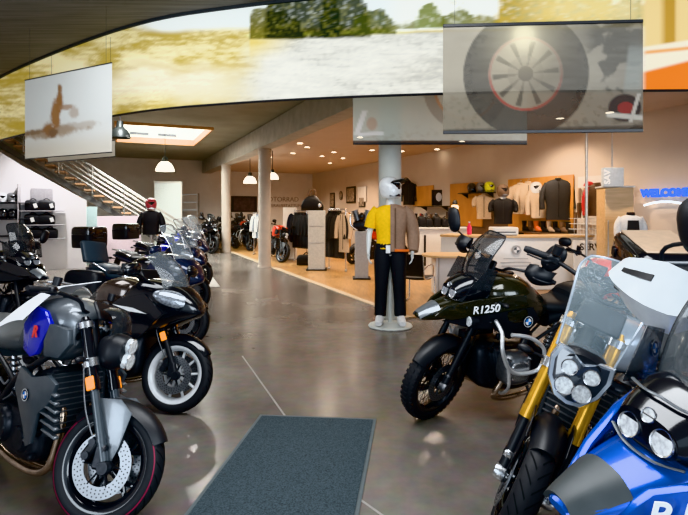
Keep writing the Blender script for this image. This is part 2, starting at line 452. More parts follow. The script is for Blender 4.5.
# beam along the columns
def beam(a, b, w, z0, z1, label):
    n_ = (b - a).cross(Vector((0, 0, 1))).normalized() * w / 2
    o = MB().prism([a - n_ + Vector((0, 0, z0)), b - n_ + Vector((0, 0, z0)), b + n_ + Vector((0, 0, z0)), a + n_ + Vector((0, 0, z0))], (0, 0, z1 - z0)).build('beam', 'concrete_beam', bevel=.01)
    return struct(o, label)
beam(BA - D * 1.5, BA + D * 19.6, 0.42, 3.42, 4.0, 'concrete beam running along the three columns')
def column(x, y, r, z, m, label):
    mb = MB(); mb.lathe([(0, 0), (r + .02, 0), (r + .02, .04), (r, .05), (r, z - .06), (r + .015, z - .05), (r + .015, z), (0, z)], n=40)
    o = mb.build('column', m); o.location = (x, y, 0); return struct(o, label)
column(0.70, 7.62, 0.172, 3.42, 'column_paint', 'pale round column behind the mannequin')
column(-2.30, 14.5, 0.18, 3.42, 'column_warm', 'grey round column at the oak floor edge')
column(-4.62, 19.6, 0.18, 3.42, 'column_warm', 'grey round column far back beside parked motorcycles')

# far left: door, glass shelf, wall under the stairs
M['door_white'] = mat('pale door panel', (0.68, 0.72, 0.70), 0.5)
M['panel_teal'] = mat('grey teal panel', (0.28, 0.36, 0.36), 0.7)
M['panel_mauve'] = mat('mauve panel', (0.42, 0.34, 0.38), 0.8)
M['rail_steel'] = mat('brushed steel', (0.55, 0.54, 0.52), 0.35, 0.9)
M['stringer'] = mat('grey steel stringer', (0.16, 0.155, 0.15), 0.5, 0.4)
# ------------------------------------------------------------------ motorcycles
# local axes: x forward, y left, z up, origin under the front axle
RAKE = R(25.5); U = Vector((-math.sin(RAKE), 0, math.cos(RAKE)))
def steer_mtx(r, deg):
    A = Vector((-0.02, 0, r)) 
    return Matrix.Translation(A) @ Matrix.Rotation(R(deg), 4, U) @ Matrix.Translation(-A)

def wheel(root, cx, r, w, style, rimcol, S=None, pin=None, disc=True, tread='road', disc_r=0.16, name='front_wheel', hole=True):
    c = Vector((cx, 0, r)); rr = r - 0.083
    prep = (lambda mb: mb.xf(S)) if S is not None else (lambda mb: mb)
    hw = w / 2
    rim = MB()
    prof = [(rr + .006, -hw * .82), (rr + .012, -hw * .86), (rr - .004, -hw * .84), (rr - .016, -hw * .7), (rr - .030, -hw * .45), (rr - .034, 0),
            (rr - .030, hw * .45), (rr - .016, hw * .7), (rr - .004, hw * .84), (rr + .012, hw * .86), (rr + .006, hw * .82), (rr - .008, hw * .5), (rr - .02, 0), (rr - .008, -hw * .5)]
    rim.lathe(prof, c, 'y', 56, closed=True)
    rim.lathe([(0.0, -.055), (.034, -.055), (.042, -.03), (.042, .03), (.034, .055), (0, .055)], c, 'y', 24)
    def bar(a0, a1, r0, r1, w0, w1, y0, y1, t):
        d0 = Vector((math.cos(a0), 0, math.sin(a0))); d1 = Vector((math.cos(a1), 0, math.sin(a1)))
        p0 = c + d0 * r0; p1 = c + d1 * r1; ax = (p1 - p0).normalized(); sd = ax.cross(Vector((0, 1, 0)))
        vs = []
        for p, ww, yy in ((p0, w0, y0), (p1, w1, y1)):
            for a, b in ((-1, -.6), (-.45, -1), (.45, -1), (1, -.6), (1, .6), (.45, 1), (-.45, 1), (-1, .6)):
                vs.append(p + sd * ww * a + Vector((0, 1, 0)) * (yy + t * b))
        rim.add(vs, [(i, (i + 1) % 8, 8 + (i + 1) % 8, 8 + i) for i in range(8)])
    if style == 'cast10':
        for k in range(5):
            a = 2 * PI * k / 5 + .3
            for s in (-1, 1): bar(a + s * .25, a + s * .13, .036, rr - .02, .013, .009, s * .006, s * .004, .016)
    elif style == 'cast5':
        for k in range(5):
            a = 2 * PI * k / 5 + .5
            bar(a, a + .12, .036, rr * .62, .022, .016, 0, 0, .018)
            for s in (-1, 1): bar(a + .1, a + .12 + s * .2, rr * .56, rr - .02, .012, .010, 0, 0, .014)
    elif style == 'turbine':
        for k in range(10):
            a = 2 * PI * k / 10
            bar(a, a + .10, .036, rr - .018, .012, .008, 0, 0, .014)
        rim.lathe([(.098, -.012), (.112, -.012), (.112, .012), (.098, .012)], c, 'y', 40, closed=True)
    else:
        for k in range(40):
            a = 2 * PI * k / 40; s = 1 if k % 2 else -1; q = 1 if (k // 2) % 2 else -1
            d0 = Vector((math.cos(a + q * .45), 0, math.sin(a + q * .45))); d1 = Vector((math.cos(a), 0, math.sin(a)))
            rim.cyl(c + d0 * .04 + Vector((0, s * .045, 0)), c + d1 * (rr - .006) + Vector((0, -s * hw * .6, 0)), .0026, n=5, cap=False)
        for s in (-1, 1): rim.lathe([(.034, s * .03), (.056, s * .036), (.056, s * .05), (.03, s * .054)], c, 'y', 24)
    root_w = prep(rim).build(name, rimcol, root)
    ty = MB(); k = .083
    pts = [(rr + .008, -hw * .80), (rr + .014, -hw * .90), (rr + k * .35, -hw * 1.0), (rr + k * .58, -hw * .98), (rr + k * .80, -hw * .80), (rr + k * .95, -hw * .45), (r, 0),
           (rr + k * .95, hw * .45), (rr + k * .80, hw * .80), (rr + k * .58, hw * .98), (rr + k * .35, hw * 1.0), (rr + .014, hw * .90), (rr + .008, hw * .80), (rr - .002, 0)]
    ty.lathe(pts, c, 'y', 64, closed=True)
    ty.cur = 1
    if tread == 'road':
        for q in range(30):
            a = 2 * PI * q / 30
            for s in (-1, 1):
                P = []
                for f in range(5):
                    g = f / 4; yy = s * hw * (.12 + .72 * g); rad = r - (.083 * .05) * (abs(yy / hw) / .45) ** 2 * 1.05 + .0012
                    if abs(yy / hw) > .45: rad = rr + k * (.95 - .15 * (abs(yy / hw) - .45) / .35) + .0012
                    aa = a + .20 * g + (.1 if s > 0 else 0)
                    P.append((aa, rad, yy))
                for f in range(4):
                    (a0, r0, y0), (a1, r1, y1) = P[f], P[f + 1]; da = .018
                    ty.add([c + Vector((r0 * math.cos(a0 - da), y0, r0 * math.sin(a0 - da))), c + Vector((r0 * math.cos(a0 + da), y0, r0 * math.sin(a0 + da))),
                            c + Vector((r1 * math.cos(a1 + da), y1, r1 * math.sin(a1 + da))), c + Vector((r1 * math.cos(a1 - da), y1, r1 * math.sin(a1 - da)))], [(0, 1, 2, 3)])
    else:
        ty.cur = 0
        for q in range(44):
            a = 2 * PI * q / 44
            for s, off in ((-.62, 0), (0, .07), (.62, 0)):
                d = Vector((math.cos(a + off), 0, math.sin(a + off))); yy = s * hw; rad = r - (.012 if s else .002)
                tg = Vector((-d.z, 0, d.x)); vs = []
                for e, sc in ((-.008, 1), (.006, .85)):
                    for a_, b_ in ((-1, -1), (1, -1), (1, 1), (-1, 1)):
                        vs.append(c + d * (rad + e - (abs(s) * .003)) + tg * (.014 * a_ * sc) + Vector((0, yy + .019 * b_ * sc, 0)))
                ty.add(vs, [(4, 5, 6, 7), (0, 1, 5, 4), (1, 2, 6, 5), (2, 3, 7, 6), (3, 0, 4, 7)])
    mats = ['rubber', 'groove']
    if pin:
        ty.cur = 2; mats.append(pin)
        for s in (-1, 1): ty.lathe([(rr + k * .66, s * hw * .935), (rr + k * .72, s * hw * .885)], c, 'y', 64)
    prep(ty).build('tyre', mats, root_w)
    if disc:
        for s in disc if isinstance(disc, tuple) else (-1, 1):
            d = MB(); y = s * .072; d.lathe([(disc_r * .62, y - .0028), (disc_r, y - .0028), (disc_r, y + .0028), (disc_r * .62, y + .0028)], c, 'y', 56, closed=True)
            d.cur = 1
            for q in range(6):
                a = 2 * PI * q / 6; dd = Vector((math.cos(a), 0, math.sin(a)))
                d.tube([c + dd * .03 + Vector((0, s * .055, 0)), c + dd * disc_r * .5 + Vector((0, s * .066, 0)), c + dd * disc_r * .68 + Vector((0, y, 0))], [.014, .009, .008], n=6, flat=.5)
            if hole:
                for ring, n in ((.72, 30), (.82, 36), (.92, 36)):
                    for q in range(n):
                        a = 2 * PI * (q + ring * 5) / n; p = c + Vector((math.cos(a), 0, math.sin(a))) * disc_r * ring
                        d.cyl(p + Vector((0, y - .0034, 0)), p + Vector((0, y + .0034, 0)), .0042, n=6)
            prep(d).build('brake_disc', ['disc', 'black_satin'], root_w)
    return root_w

def badge(root, name, c, nrm, up, rad):
    """round two-tone quartered emblem"""
    n_ = Vector(nrm).normalized(); u = Vector(up); u = (u - n_ * u.dot(n_)).normalized(); w = u.cross(n_)
    c = Vector(c); mb = MB(); mb.cur = 0
    mb.cyl(c - n_ * .006, c + n_ * .003, rad, n=28)
    for q in range(4):
        mb.cur = 1 + q % 2; vs = [c + n_ * .0045]
        for i in range(7):
            a = PI / 2 * (q + i / 6); vs.append(c + n_ * .0045 + (u * math.cos(a) + w * math.sin(a)) * rad * .62)
        mb.add(vs, [(0, i, i + 1) for i in range(1, 7)])
    mb.cur = 1
    for i in range(28):
        a = 2 * PI * i / 28; b = 2 * PI * (i + 1) / 28
        mb.add([c + n_ * .0045 + (u * math.cos(t) + w * math.sin(t)) * rad * k_ for t, k_ in ((a, .9), (b, .9), (b, 1.0), (a, 1.0))], [(0, 1, 2, 3)])
    return mb.build(name, ['black_gloss', 'badge_white', 'badge_blue'], root)

def plate3(root, name, pts, th, m, both=False, bevel=.006, S=None):
    """curved side panel: pts on the left side (y>0), mirrored for the right"""
    out = []
    for s in ((1, -1) if both else (1,)):
        P = [Vector((p[0], p[1] * s, p[2])) for p in pts]
        mb = MB(); mb.prism(P, (0, -th * s, 0))
        if S is not None: mb.xf(S)
        out.append(mb.build(name, m, root, bevel=bevel))
    return out

def fender(root, r, w, a0, a1, gap, m, S, name='front_mudguard', drop=.045, flare=0.0):
    def fn(u, v):
        a = R(a0 + (a1 - a0) * u); t = (v - .5) * 2
        rad = r + gap + flare * (1 - u) - drop * abs(t) ** 2.6
        k = .72 + .28 * math.sin(PI * min(1, max(0, u * 1.1)))
        return (math.cos(a) * rad, t * w / 2 * k, r + math.sin(a) * rad)
    return MB().sheet(fn, 26, 12, .004).xf(S).build(name, m, root)

def fork(root, r, S, length=.80, fy=.105, up='black_gloss', low='dark_metal', r_up=.028, r_low=.022, split=.42, foot='grey_metal', clamp='silver', axle_x=.035, amber=False, brace=True):
    for s in (-1, 1):
        b = Vector((axle_x, s * fy, r)); 
        mb = MB(); mb.cyl(b + U * .02, b + U * split, r_low, r_low * .96, 18); mb.cyl(b + U * (split * .3), b + U * (split * .34), r_low * 1.12, n=18)
        leg = mb.xf(S).build('fork_leg', low, root)
        mb = MB(); mb.cyl(b + U * (split - .02), b + U * length, r_up, n=20); mb.cyl(b + U * (split - .03), b + U * (split + .02), r_up * 1.1, n=20)
        mb.cyl(b + U * length, b + U * (length + .02), r_up * .8, r_up * .6, 16)
        mb.xf(S).build('fork_tube', up, leg)
        mb = MB(); mb.lathe([(0, -.03), (.03, -.03), (.036, -.015), (.036, .015), (.03, .03), (0, .03)], b, 'y', 18); mb.box(b + U * .05 + Vector((-.02, 0, 0)), (.06, .045, .12), .012)
        mb.xf(S).build('axle_clamp', foot, leg)
        # brake caliper behind the leg
        q = b + Vector((-.105, -s * .018, .075)); mb = MB(); mb.box(q, (.055, .06, .125), .014, Matrix.Rotation(R(28), 3, 'Y')); mb.cur = 1
        for k in (-1, 1): mb.cyl(q + Vector((k * .01, s * .028, k * .033)), q + Vector((k * .01, s * .038, k * .033)), .02, n=14)
        mb.xf(S).build('brake_caliper', ['black_satin', 'dark_metal'], leg)
        mb = MB(); mb.tube([q + Vector((0, s * .03, .06)), b + U * .3 + Vector((-.05, s * .03, 0)), b + U * .55 + Vector((-.03, s * .02, 0)), b + U * .75], .0045, n=6)
        mb.xf(S).build('brake_hose', 'grey_metal' if amber else 'black_matt', leg)
        if amber:
            q = b + U * amber + Vector((.0, s * ((r_up if amber > split else r_low) + .006), 0)); MB().box(q, (.045, .012, .07), .004, Matrix.Rotation(-RAKE, 3, 'Y')).xf(S).build('amber_reflector', 'amber', leg)
    mid = Vector((axle_x, 0, r))
    for t, h, nm in ((length - .03, .035, 'top_yoke'), (length - .24, .045, 'bottom_yoke')):
        mb = MB(); p = mid + U * t
        mb.box(p + Vector((-.03, 0, 0)), (.07, fy * 2, h), .012, Matrix.Rotation(-RAKE, 3, 'Y'))
        for s in (-1, 1): mb.cyl(p + Vector((0, s * fy, 0)) - U * h * .5, p + Vector((0, s * fy, 0)) + U * h * .5, r_up * 1.4, n=20)
        mb.xf(S).build(nm, clamp, root)

def mirror(root, c, face, up, w, h, stalk, S, m='black_satin'):
    """oval mirror: face points where the glass looks"""
    f = Vector(face).normalized(); u = Vector(up); u = (u - f * u.dot(f)).normalized(); sd = u.cross(f); c = Vector(c)
    mb = MB(); n = 24
    def ring(k, d): return [c + f * d + (u * math.copysign(abs(math.sin(2 * PI * i / n)) ** .8, math.sin(2 * PI * i / n)) * h / 2 + sd * math.copysign(abs(math.cos(2 * PI * i / n)) ** .8, math.cos(2 * PI * i / n)) * w / 2) * k for i in range(n)]
    rs = [ring(.25, -.035), ring(.7, -.028), ring(.95, -.012), ring(1, 0), ring(.98, .006), ring(.92, .006)]
    vs = [p for q in rs for p in q]
    mb.add(vs, [(a * n + i, a * n + (i + 1) % n, (a + 1) * n + (i + 1) % n, (a + 1) * n + i) for a in range(5) for i in range(n)] + [tuple(range(n))])
    st = [Vector(p) for p in stalk] + [c - f * .03 - u * h * .25]
    mb.tube(st, .0075, n=8)
    mb.xf(S); o = mb.build('mirror', m, root)
    g = MB(); g.add(ring(.92, .005), [tuple(range(n))]); g.xf(S); g.build('mirror_glass', 'mirror', o)
    return o

def handlebar(root, S, hc, half, rise, back, m='black_satin', levers=True, guards=None, r=.011):
    """hc: centre of the bar"""
    hc = Vector(hc)
    pts = [(-back, half, rise * .8), (-back * .75, half * .72, rise), (-.01, half * .30, rise * .7), (0, half * .14, 0), (0, -half * .14, 0), (-.01, -half * .30, rise * .7), (-back * .75, -half * .72, rise), (-back, -half, rise * .8)]
    hb = MB().tube([hc + Vector(p) for p in pts], r, n=10, seg=50).xf(S).build('handlebar', m, root)
    for s in (-1, 1):
        e = hc + Vector((-back, s * half, rise * .8)); i = hc + Vector((-back * .78, s * half * .70, rise))
        mb = MB(); mb.cyl(i.lerp(e, .12), e, .0175, n=16); mb.cyl(e, e + (e - i).normalized() * .025, .019, .015, n=16)
        for k in range(9): mb.lathe([(.0165, -.002), (.0188, 0), (.0165, .002)], (0, 0, 0), 'y', 14) if False else None
        mb.xf(S).build('grip', 'rubber', hb)
        mb = MB(); mb.box(i + Vector((.005, 0, .0)), (.05, .06, .045), .01)
        mb.cyl(i + Vector((.02, 0, .03)), i + Vector((.02, 0, .075)), .022, .024, 14)
        mb.xf(S).build('switch_cluster', 'black_satin', hb)
        if levers:
            mb = MB(); mb.tube([i + Vector((.03, 0, 0)), i.lerp(e, .35) + Vector((.075, 0, -.005)), i.lerp(e, 1.0) + Vector((.05, 0, -.01))], [.009, .007, .006], n=8, flat=.6)
            mb.xf(S).build('lever', 'dark_metal', hb)
        if guards and not (len(guards) > 3 and s < 0):
            gr_ = guards[2] if len(guards) > 2 else (-.25, 1.05)
            def fn(u, v, s=s, i=i, e=e):
                p = i.lerp(e, gr_[0] + (gr_[1] - gr_[0]) * u); t = (v - .5)
                bul = .10 * math.sin(PI * min(1, .25 + .75 * u)) ** .7
                hh = guards[1] * (.55 + .45 * math.sin(PI * (u * .8 + .15)))
                if len(guards) > 2:
                    k_ = [(0, .50), (.14, .92), (.36, 1.0), (.62, .82), (.86, .55), (1.0, .30)]
                    for (a_, x_), (b_, y_) in zip(k_, k_[1:]):
                        if a_ <= u <= b_: hh = guards[1] * (x_ + (y_ - x_) * (u - a_) / (b_ - a_))
                    return p + Vector((bul + .05 - .13 * abs(t + .12), 0, t * hh + .02 + .03 * u))
                return p + Vector((bul - .05 * (2 * t) ** 2 + .02, 0, t * hh + .02))
            mb = MB().sheet(fn, 14, 8, .005); mb.xf(S); g = mb.build('hand_guard', guards[0], hb)
            if len(guards) > 2:
                sl_ = MB(); sl_.sheet(lambda u, v: Vector(fn(.42 + .40 * u, .70 + .10 * v - .04 * u)) + Vector((.006, 0, 0)), 8, 3, .004); sl_.xf(S); sl_.build('guard_slot', 'black_satin', g)
            mb = MB().tube([e + (e - i).normalized() * .01, e.lerp(i, .05) + Vector((.06, 0, .0)), i.lerp(e, .4) + Vector((.115, 0, .01)), i + Vector((.06, 0, .02))], .008, n=8); mb.xf(S).build('guard_bracket', 'black_satin', g)
    return hb

def clutter(mb, box0, box1, n, seed, sz=(.006, .02)):
    rnd = random.Random(seed)
    for _ in range(n):
        p = Vector([rnd.uniform(a, b) for a, b in zip(box0, box1)])
        q = p + Vector((rnd.uniform(-.1, .1), rnd.uniform(-.03, .03), rnd.uniform(-.08, .08)))
        k = rnd.random(); mb.cur = rnd.choice((0, 0, 0, 1))
        if k < .55:
            mb.tube([p, p.lerp(q, .5) + Vector((rnd.uniform(-.03, .03), 0, rnd.uniform(-.03, .03))), q], rnd.uniform(*sz) * .5, n=6)
        elif k < .8: mb.box(p, (rnd.uniform(.02, .07), rnd.uniform(.02, .04), rnd.uniform(.02, .06)), .005)
        else: mb.cyl(p - Vector((0, .02, 0)), p + Vector((0, .02, 0)), rnd.uniform(.01, .025), n=12)

def engine_inline(root, wb, hdr='steel_brown', core='dark_metal', radz=(.40, .72), radx=-.36, seed=1, headers=2):
    mb = MB(); x0 = -.45
    mb.loft([(-.44, 0, .26, .44, .12, 4), (-.50, 0, .20, .50, .16, 4), (-.70, 0, .19, .50, .17, 4), (-.90, 0, .24, .50, .16, 4), (-.98, 0, .34, .46, .12, 4)], n=24, sub=3)
    rot = Matrix.Rotation(R(-18), 3, 'Y')
    mb.box((-.52, 0, .55), (.20, .30, .26), .02, rot)
    mb.box((-.49, 0, .69), (.19, .31, .07), .025, rot)
    for k in range(6): mb.box((-.53 + k * .006, 0, .46 + k * .03), (.215, .315, .010), .003, rot)
    for s in (-1, 1):
        mb.cur = 0
        mb.lathe([(0, s * .20), (.085, s * .20), (.10, s * .185), (.105, s * .15)], (-.80, 0, .37), 'y', 28)
        mb.lathe([(0, s * .185), (.055, s * .185), (.07, s * .17), (.075, s * .15)], (-.58, 0, .33), 'y', 24)
        mb.cur = 1
        for k in range(8):
            a = 2 * PI * k / 8; p = Vector((-.80 + .088 * math.cos(a), s * .197, .37 + .088 * math.sin(a))); mb.cyl(p, p + Vector((0, s * .008, 0)), .006, n=6)
        clutter(mb, (-.88, s * .14, .26), (-.44, s * .18, .72), 22, seed + s)
    eng = mb.build('engine', [core, 'grey_metal'], root)
    hp = MB()
    for k in range(headers):
        y = (k - (headers - 1) / 2) * (.15 if headers == 2 else .075)
        hp.tube([(-.42, y, .58), (-.34, y * 1.1, .50), (-.345, y * 1.2, .34), (-.40, y * 1.0 - .02, .20), (-.55, y * .6 - .05, .145), (-.80, y * .4 - .06, .145), (-1.0, -.08, .17)], .0225, n=14, seg=36)
    hp.cur = 1; hp.tube([(-1.0, -.08, .17), (-1.12, -.11, .22), (-1.20, -.14, .30)], .03, n=14)
    hp.build('exhaust_header', [hdr, 'grey_metal'], eng)
    sil = MB(); sil.tube([(-1.16, -.155, .30), (-1.30, -.17, .38), (-1.52, -.175, .48)], [.05, .062, .058], n=18); sil.cur = 1; sil.cyl((-1.52, -.175, .48), (-1.56, -.175, .50), .05, .04, 18)
    sil.build('exhaust_silencer', ['grey_metal', 'black_satin'], root)
    rd = MB(); rc = Vector((radx, 0, (radz[0] + radz[1]) / 2)); rh = radz[1] - radz[0]; rot = Matrix.Rotation(R(-12), 3, 'Y')
    rd.box(rc, (.035, .30, rh), .005, rot); rd.cur = 1
    for k in range(10): rd.box(rc + rot @ Vector((.02, 0, (k - 4.5) * rh / 10.5)), (.016, .29, .006), 0, rot)
    for s in (-1, 1):
        rd.cur = 0; rd.box(rc + rot @ Vector((0, s * .155, 0)), (.05, .03, rh * 1.02), .008, rot)
    rd.build('radiator', ['radiator', 'grey_metal'], root)
    return eng

def engine_boxer(root, seed=3):
    mb = MB()
    mb.loft([(-.30, 0, .34, .58, .09, 3.5), (-.36, 0, .25, .62, .14, 3.5), (-.60, 0, .20, .62, .155, 4), (-.80, 0, .22, .58, .15, 4), (-.95, 0, .34, .52, .11, 4)], n=24, sub=3)
    for s in (-1, 1):
        mb.cur = 0; clutter(mb, (-.85, s * .12, .3), (-.36, s * .17, .75), 22, seed + s)
    eng = mb.build('engine', ['dark_metal', 'grey_metal'], root)
    for s in (-1, 1):
        cx = -.50 if s > 0 else -.46
        c = MB()
        c.loft([(s * .13, cx, .40, .60, .10, 4), (s * .20, cx, .39, .61, .11, 4), (s * .22, cx, .38, .615, .115, 4)], n=24, sub=2, axis='y')
        for k in range(6): c.box((cx, s * (.145 + k * .018), .50), (.245, .008, .235), .003)
        c.build('cylinder', 'dark_metal', eng)
        h = MB(); h.loft([(s * .235, cx, .375, .62, .118, 3.5), (s * .30, cx, .37, .625, .122, 3.5), (s * .345, cx, .385, .61, .112, 3.5), (s * .365, cx, .41, .58, .09, 3.2), (s * .37, cx, .43, .56, .07, 3)], n=28, sub=3, axis='y')
        h.cur = 1; h.loft([(s * .366, cx, .42, .575, .082, 3.2), (s * .378, cx, .43, .565, .074, 3.2)], n=24, sub=2, axis='y')
        for a, b in ((-.09, .40), (.09, .40), (-.09, .59), (.09, .59)): h.cyl((cx + a, s * .33, b), (cx + a, s * .372, b), .010, n=8)
        h.build('cylinder_head', ['grey_metal', 'silver'], eng)
        p = MB(); p.tube([(cx + .08, s * .28, .40), (cx + .13, s * .27, .31), (cx + .08, s * .20, .22), (-.60, s * .13, .16), (-.85, s * .08, .16), (-1.0, .05, .20)], .021, n=14, seg=30)
        p.build('exhaust_header', 'steel_brown', eng)
        t = MB(); t.tube([(cx - .08, s * .25, .60), (cx - .14, s * .22, .68), (-.72, s * .16, .70)], .03, n=14); t.build('intake_stub', 'black_satin', eng)
    return eng

def rear_end(root, wb, rrad, rw, style, rimcol, single=True, seat_h=.82, tread='road', plate=True, tail=(-1.5, .86)):
    wheel(root, -wb, rrad, rw, style, rimcol, disc=(-1,), tread=tread, disc_r=.135, name='rear_wheel', hole=False)
    sw = MB()
    for s in ((-1,) if single else (-1, 1)):
        sw.tube([(-.92, s * .09, .43), (-1.1, s * .125, .41), (-wb, s * .135, rrad)], [.045, .042, .036], n=12, flat=.7)
    sw.lathe([(0, -.15), (.06, -.15), (.075, -.12), (.06, -.085), (0, -.085)], (-wb, 0, rrad), 'y', 22)
    sw.build('swingarm', 'dark_metal', root)
    sh = MB(); a = Vector((-1.02, 0, .40)); b = Vector((-1.14, 0, .74)); sh.cyl(a, b, .018, n=12)
    for k in range(7):
        p = a.lerp(b, .2 + k * .1); sh.lathe([(.034, -.008), (.044, 0), (.034, .008)], p, 'z', 18)
    sh.build('rear_spring', 'silver', root)
    mg = MB(); mg.sheet(lambda u, v: (tail[0] - .02 - .12 * u, (v - .5) * .14, tail[1] - .06 - .34 * u), 6, 3, .008); rear = mg.build('plate_bracket', 'black_satin', root)
    if plate: MB().box((tail[0] - .155, 0, tail[1] - .30), (.008, .2, .12), .002, Matrix.Rotation(R(18), 3, 'Y')).build('number_plate', 'white_paint', rear)
    MB().box((tail[0] - .03, 0, tail[1] - .02), (.05, .14, .04), .012).build('tail_lamp', 'tail_red', root)
    for s in (-1, 1):
        i = MB(); i.tube([(tail[0] - .04, s * .05, tail[1] - .08), (tail[0] - .05, s * .14, tail[1] - .07)], .008, n=8); i.ball((tail[0] - .05, s * .17, tail[1] - .07), (.022, .04, .02), 12, 8); i.build('rear_indicator', 'black_satin', root)
    st = MB(); st.tube([(-.78, .13, .24), (-.80, .24, .10), (-.82, .30, .012)], [.014, .012, .011], n=10); st.box((-.83, .305, .012), (.08, .05, .012), .004); st.build('side_stand', 'black_satin', root)
    for s in (-1, 1):
        f = MB(); f.tube([(-.92, s * .15, .40), (-.86, s * .19, .34), (-.84, s * .29, .335)], .010, n=8); f.box((-.84, s * .255, .338), (.03, .085, .016), .004); f.build('foot_peg', 'grey_metal', root)

def main_frame(root, head=(-.30, .96), m='black_satin', z=.78):
    mb = MB()
    for s in (-1, 1):
        mb.tube([(head[0], s * .03, head[1]), (-.50, s * .15, z), (-.75, s * .16, .62), (-.95, s * .13, .44)], .02, n=10, seg=24)
        mb.tube([(-.78, s * .15, .62), (-1.05, s * .14, .74), (-1.45, s * .10, .80)], .014, n=8, seg=16)
        mb.tube([(-.93, s * .14, .50), (-1.15, s * .135, .70)], .012, n=8)
    mb.cyl((head[0] - .02, 0, head[1] + .05), (head[0] + .07, 0, head[1] - .16), .04, n=18)
    return mb.build('frame', m, root)

def screen(root, base, top, hw0, hw1, curve, m, S=None, name='windscreen', rim=None, nose=0.0):
    base = Vector(base); top = Vector(top)
    def fn(u, v):
        t = (v - .5) * 2; p = base.lerp(top, u); w = (hw0 + (hw1 - hw0) * u) * math.sqrt(max(0, 1 - max(0, (u - .75) / .25) ** 2 * .45)) 
        d = Vector((top.x - base.x, 0, top.z - base.z)).normalized(); nrm = Vector((d.z, 0, -d.x))
        return p + Vector((0, t * w, 0)) - nrm * curve * t * t * (1 - .3 * u) + nrm * .05 * math.sin(PI * u)
    mb = MB().sheet(fn, 14, 14, .004)
    if S is not None: mb.xf(S)
    o = mb.build(name, m, root)
    if rim:
        P = [fn(u / 14, 0) for u in range(15)] + [fn(1, v / 14) for v in range(1, 15)] + [fn(1 - u / 14, 1) for u in range(1, 15)]
        e = MB().tube(P, .006, n=6, smooth=False)
        if S is not None: e.xf(S)
        e.build('screen_edge', rim, o)
    return o

def lamp_pair(root, pts, rad, nrm, m='lens', S=None, name='headlight_lens'):
    for p in pts:
        p = Vector(p); n_ = Vector(nrm).normalized(); u, v = frame_of(n_)
        mb = MB()
        for i in range(3):
            pass
        mb.cyl(p - n_ * .03, p + n_ * .004, rad, rad * .96, 24); mb.cur = 1; mb.lathe([(rad * .98, 0), (rad * 1.08, .002), (rad * 1.05, .008), (rad * .94, .006)], (0, 0, 0), 'z', 28)
        k0 = len(mb.v) - 28 * 4
        mt = basis(p, u, v, n_); mb.xf(mt, k0)
        if S is not None: mb.xf(S)
        mb.build(name, [m, 'silver'], root)

def bike_root(name, label, group, front, heading, lean):
    t = thing(name, label, 'motorcycle', (front[0], front[1], 0.0), 0, group)
    t.rotation_mode = 'XYZ'; t.rotation_euler = (-R(lean), 0, R(heading)); return t

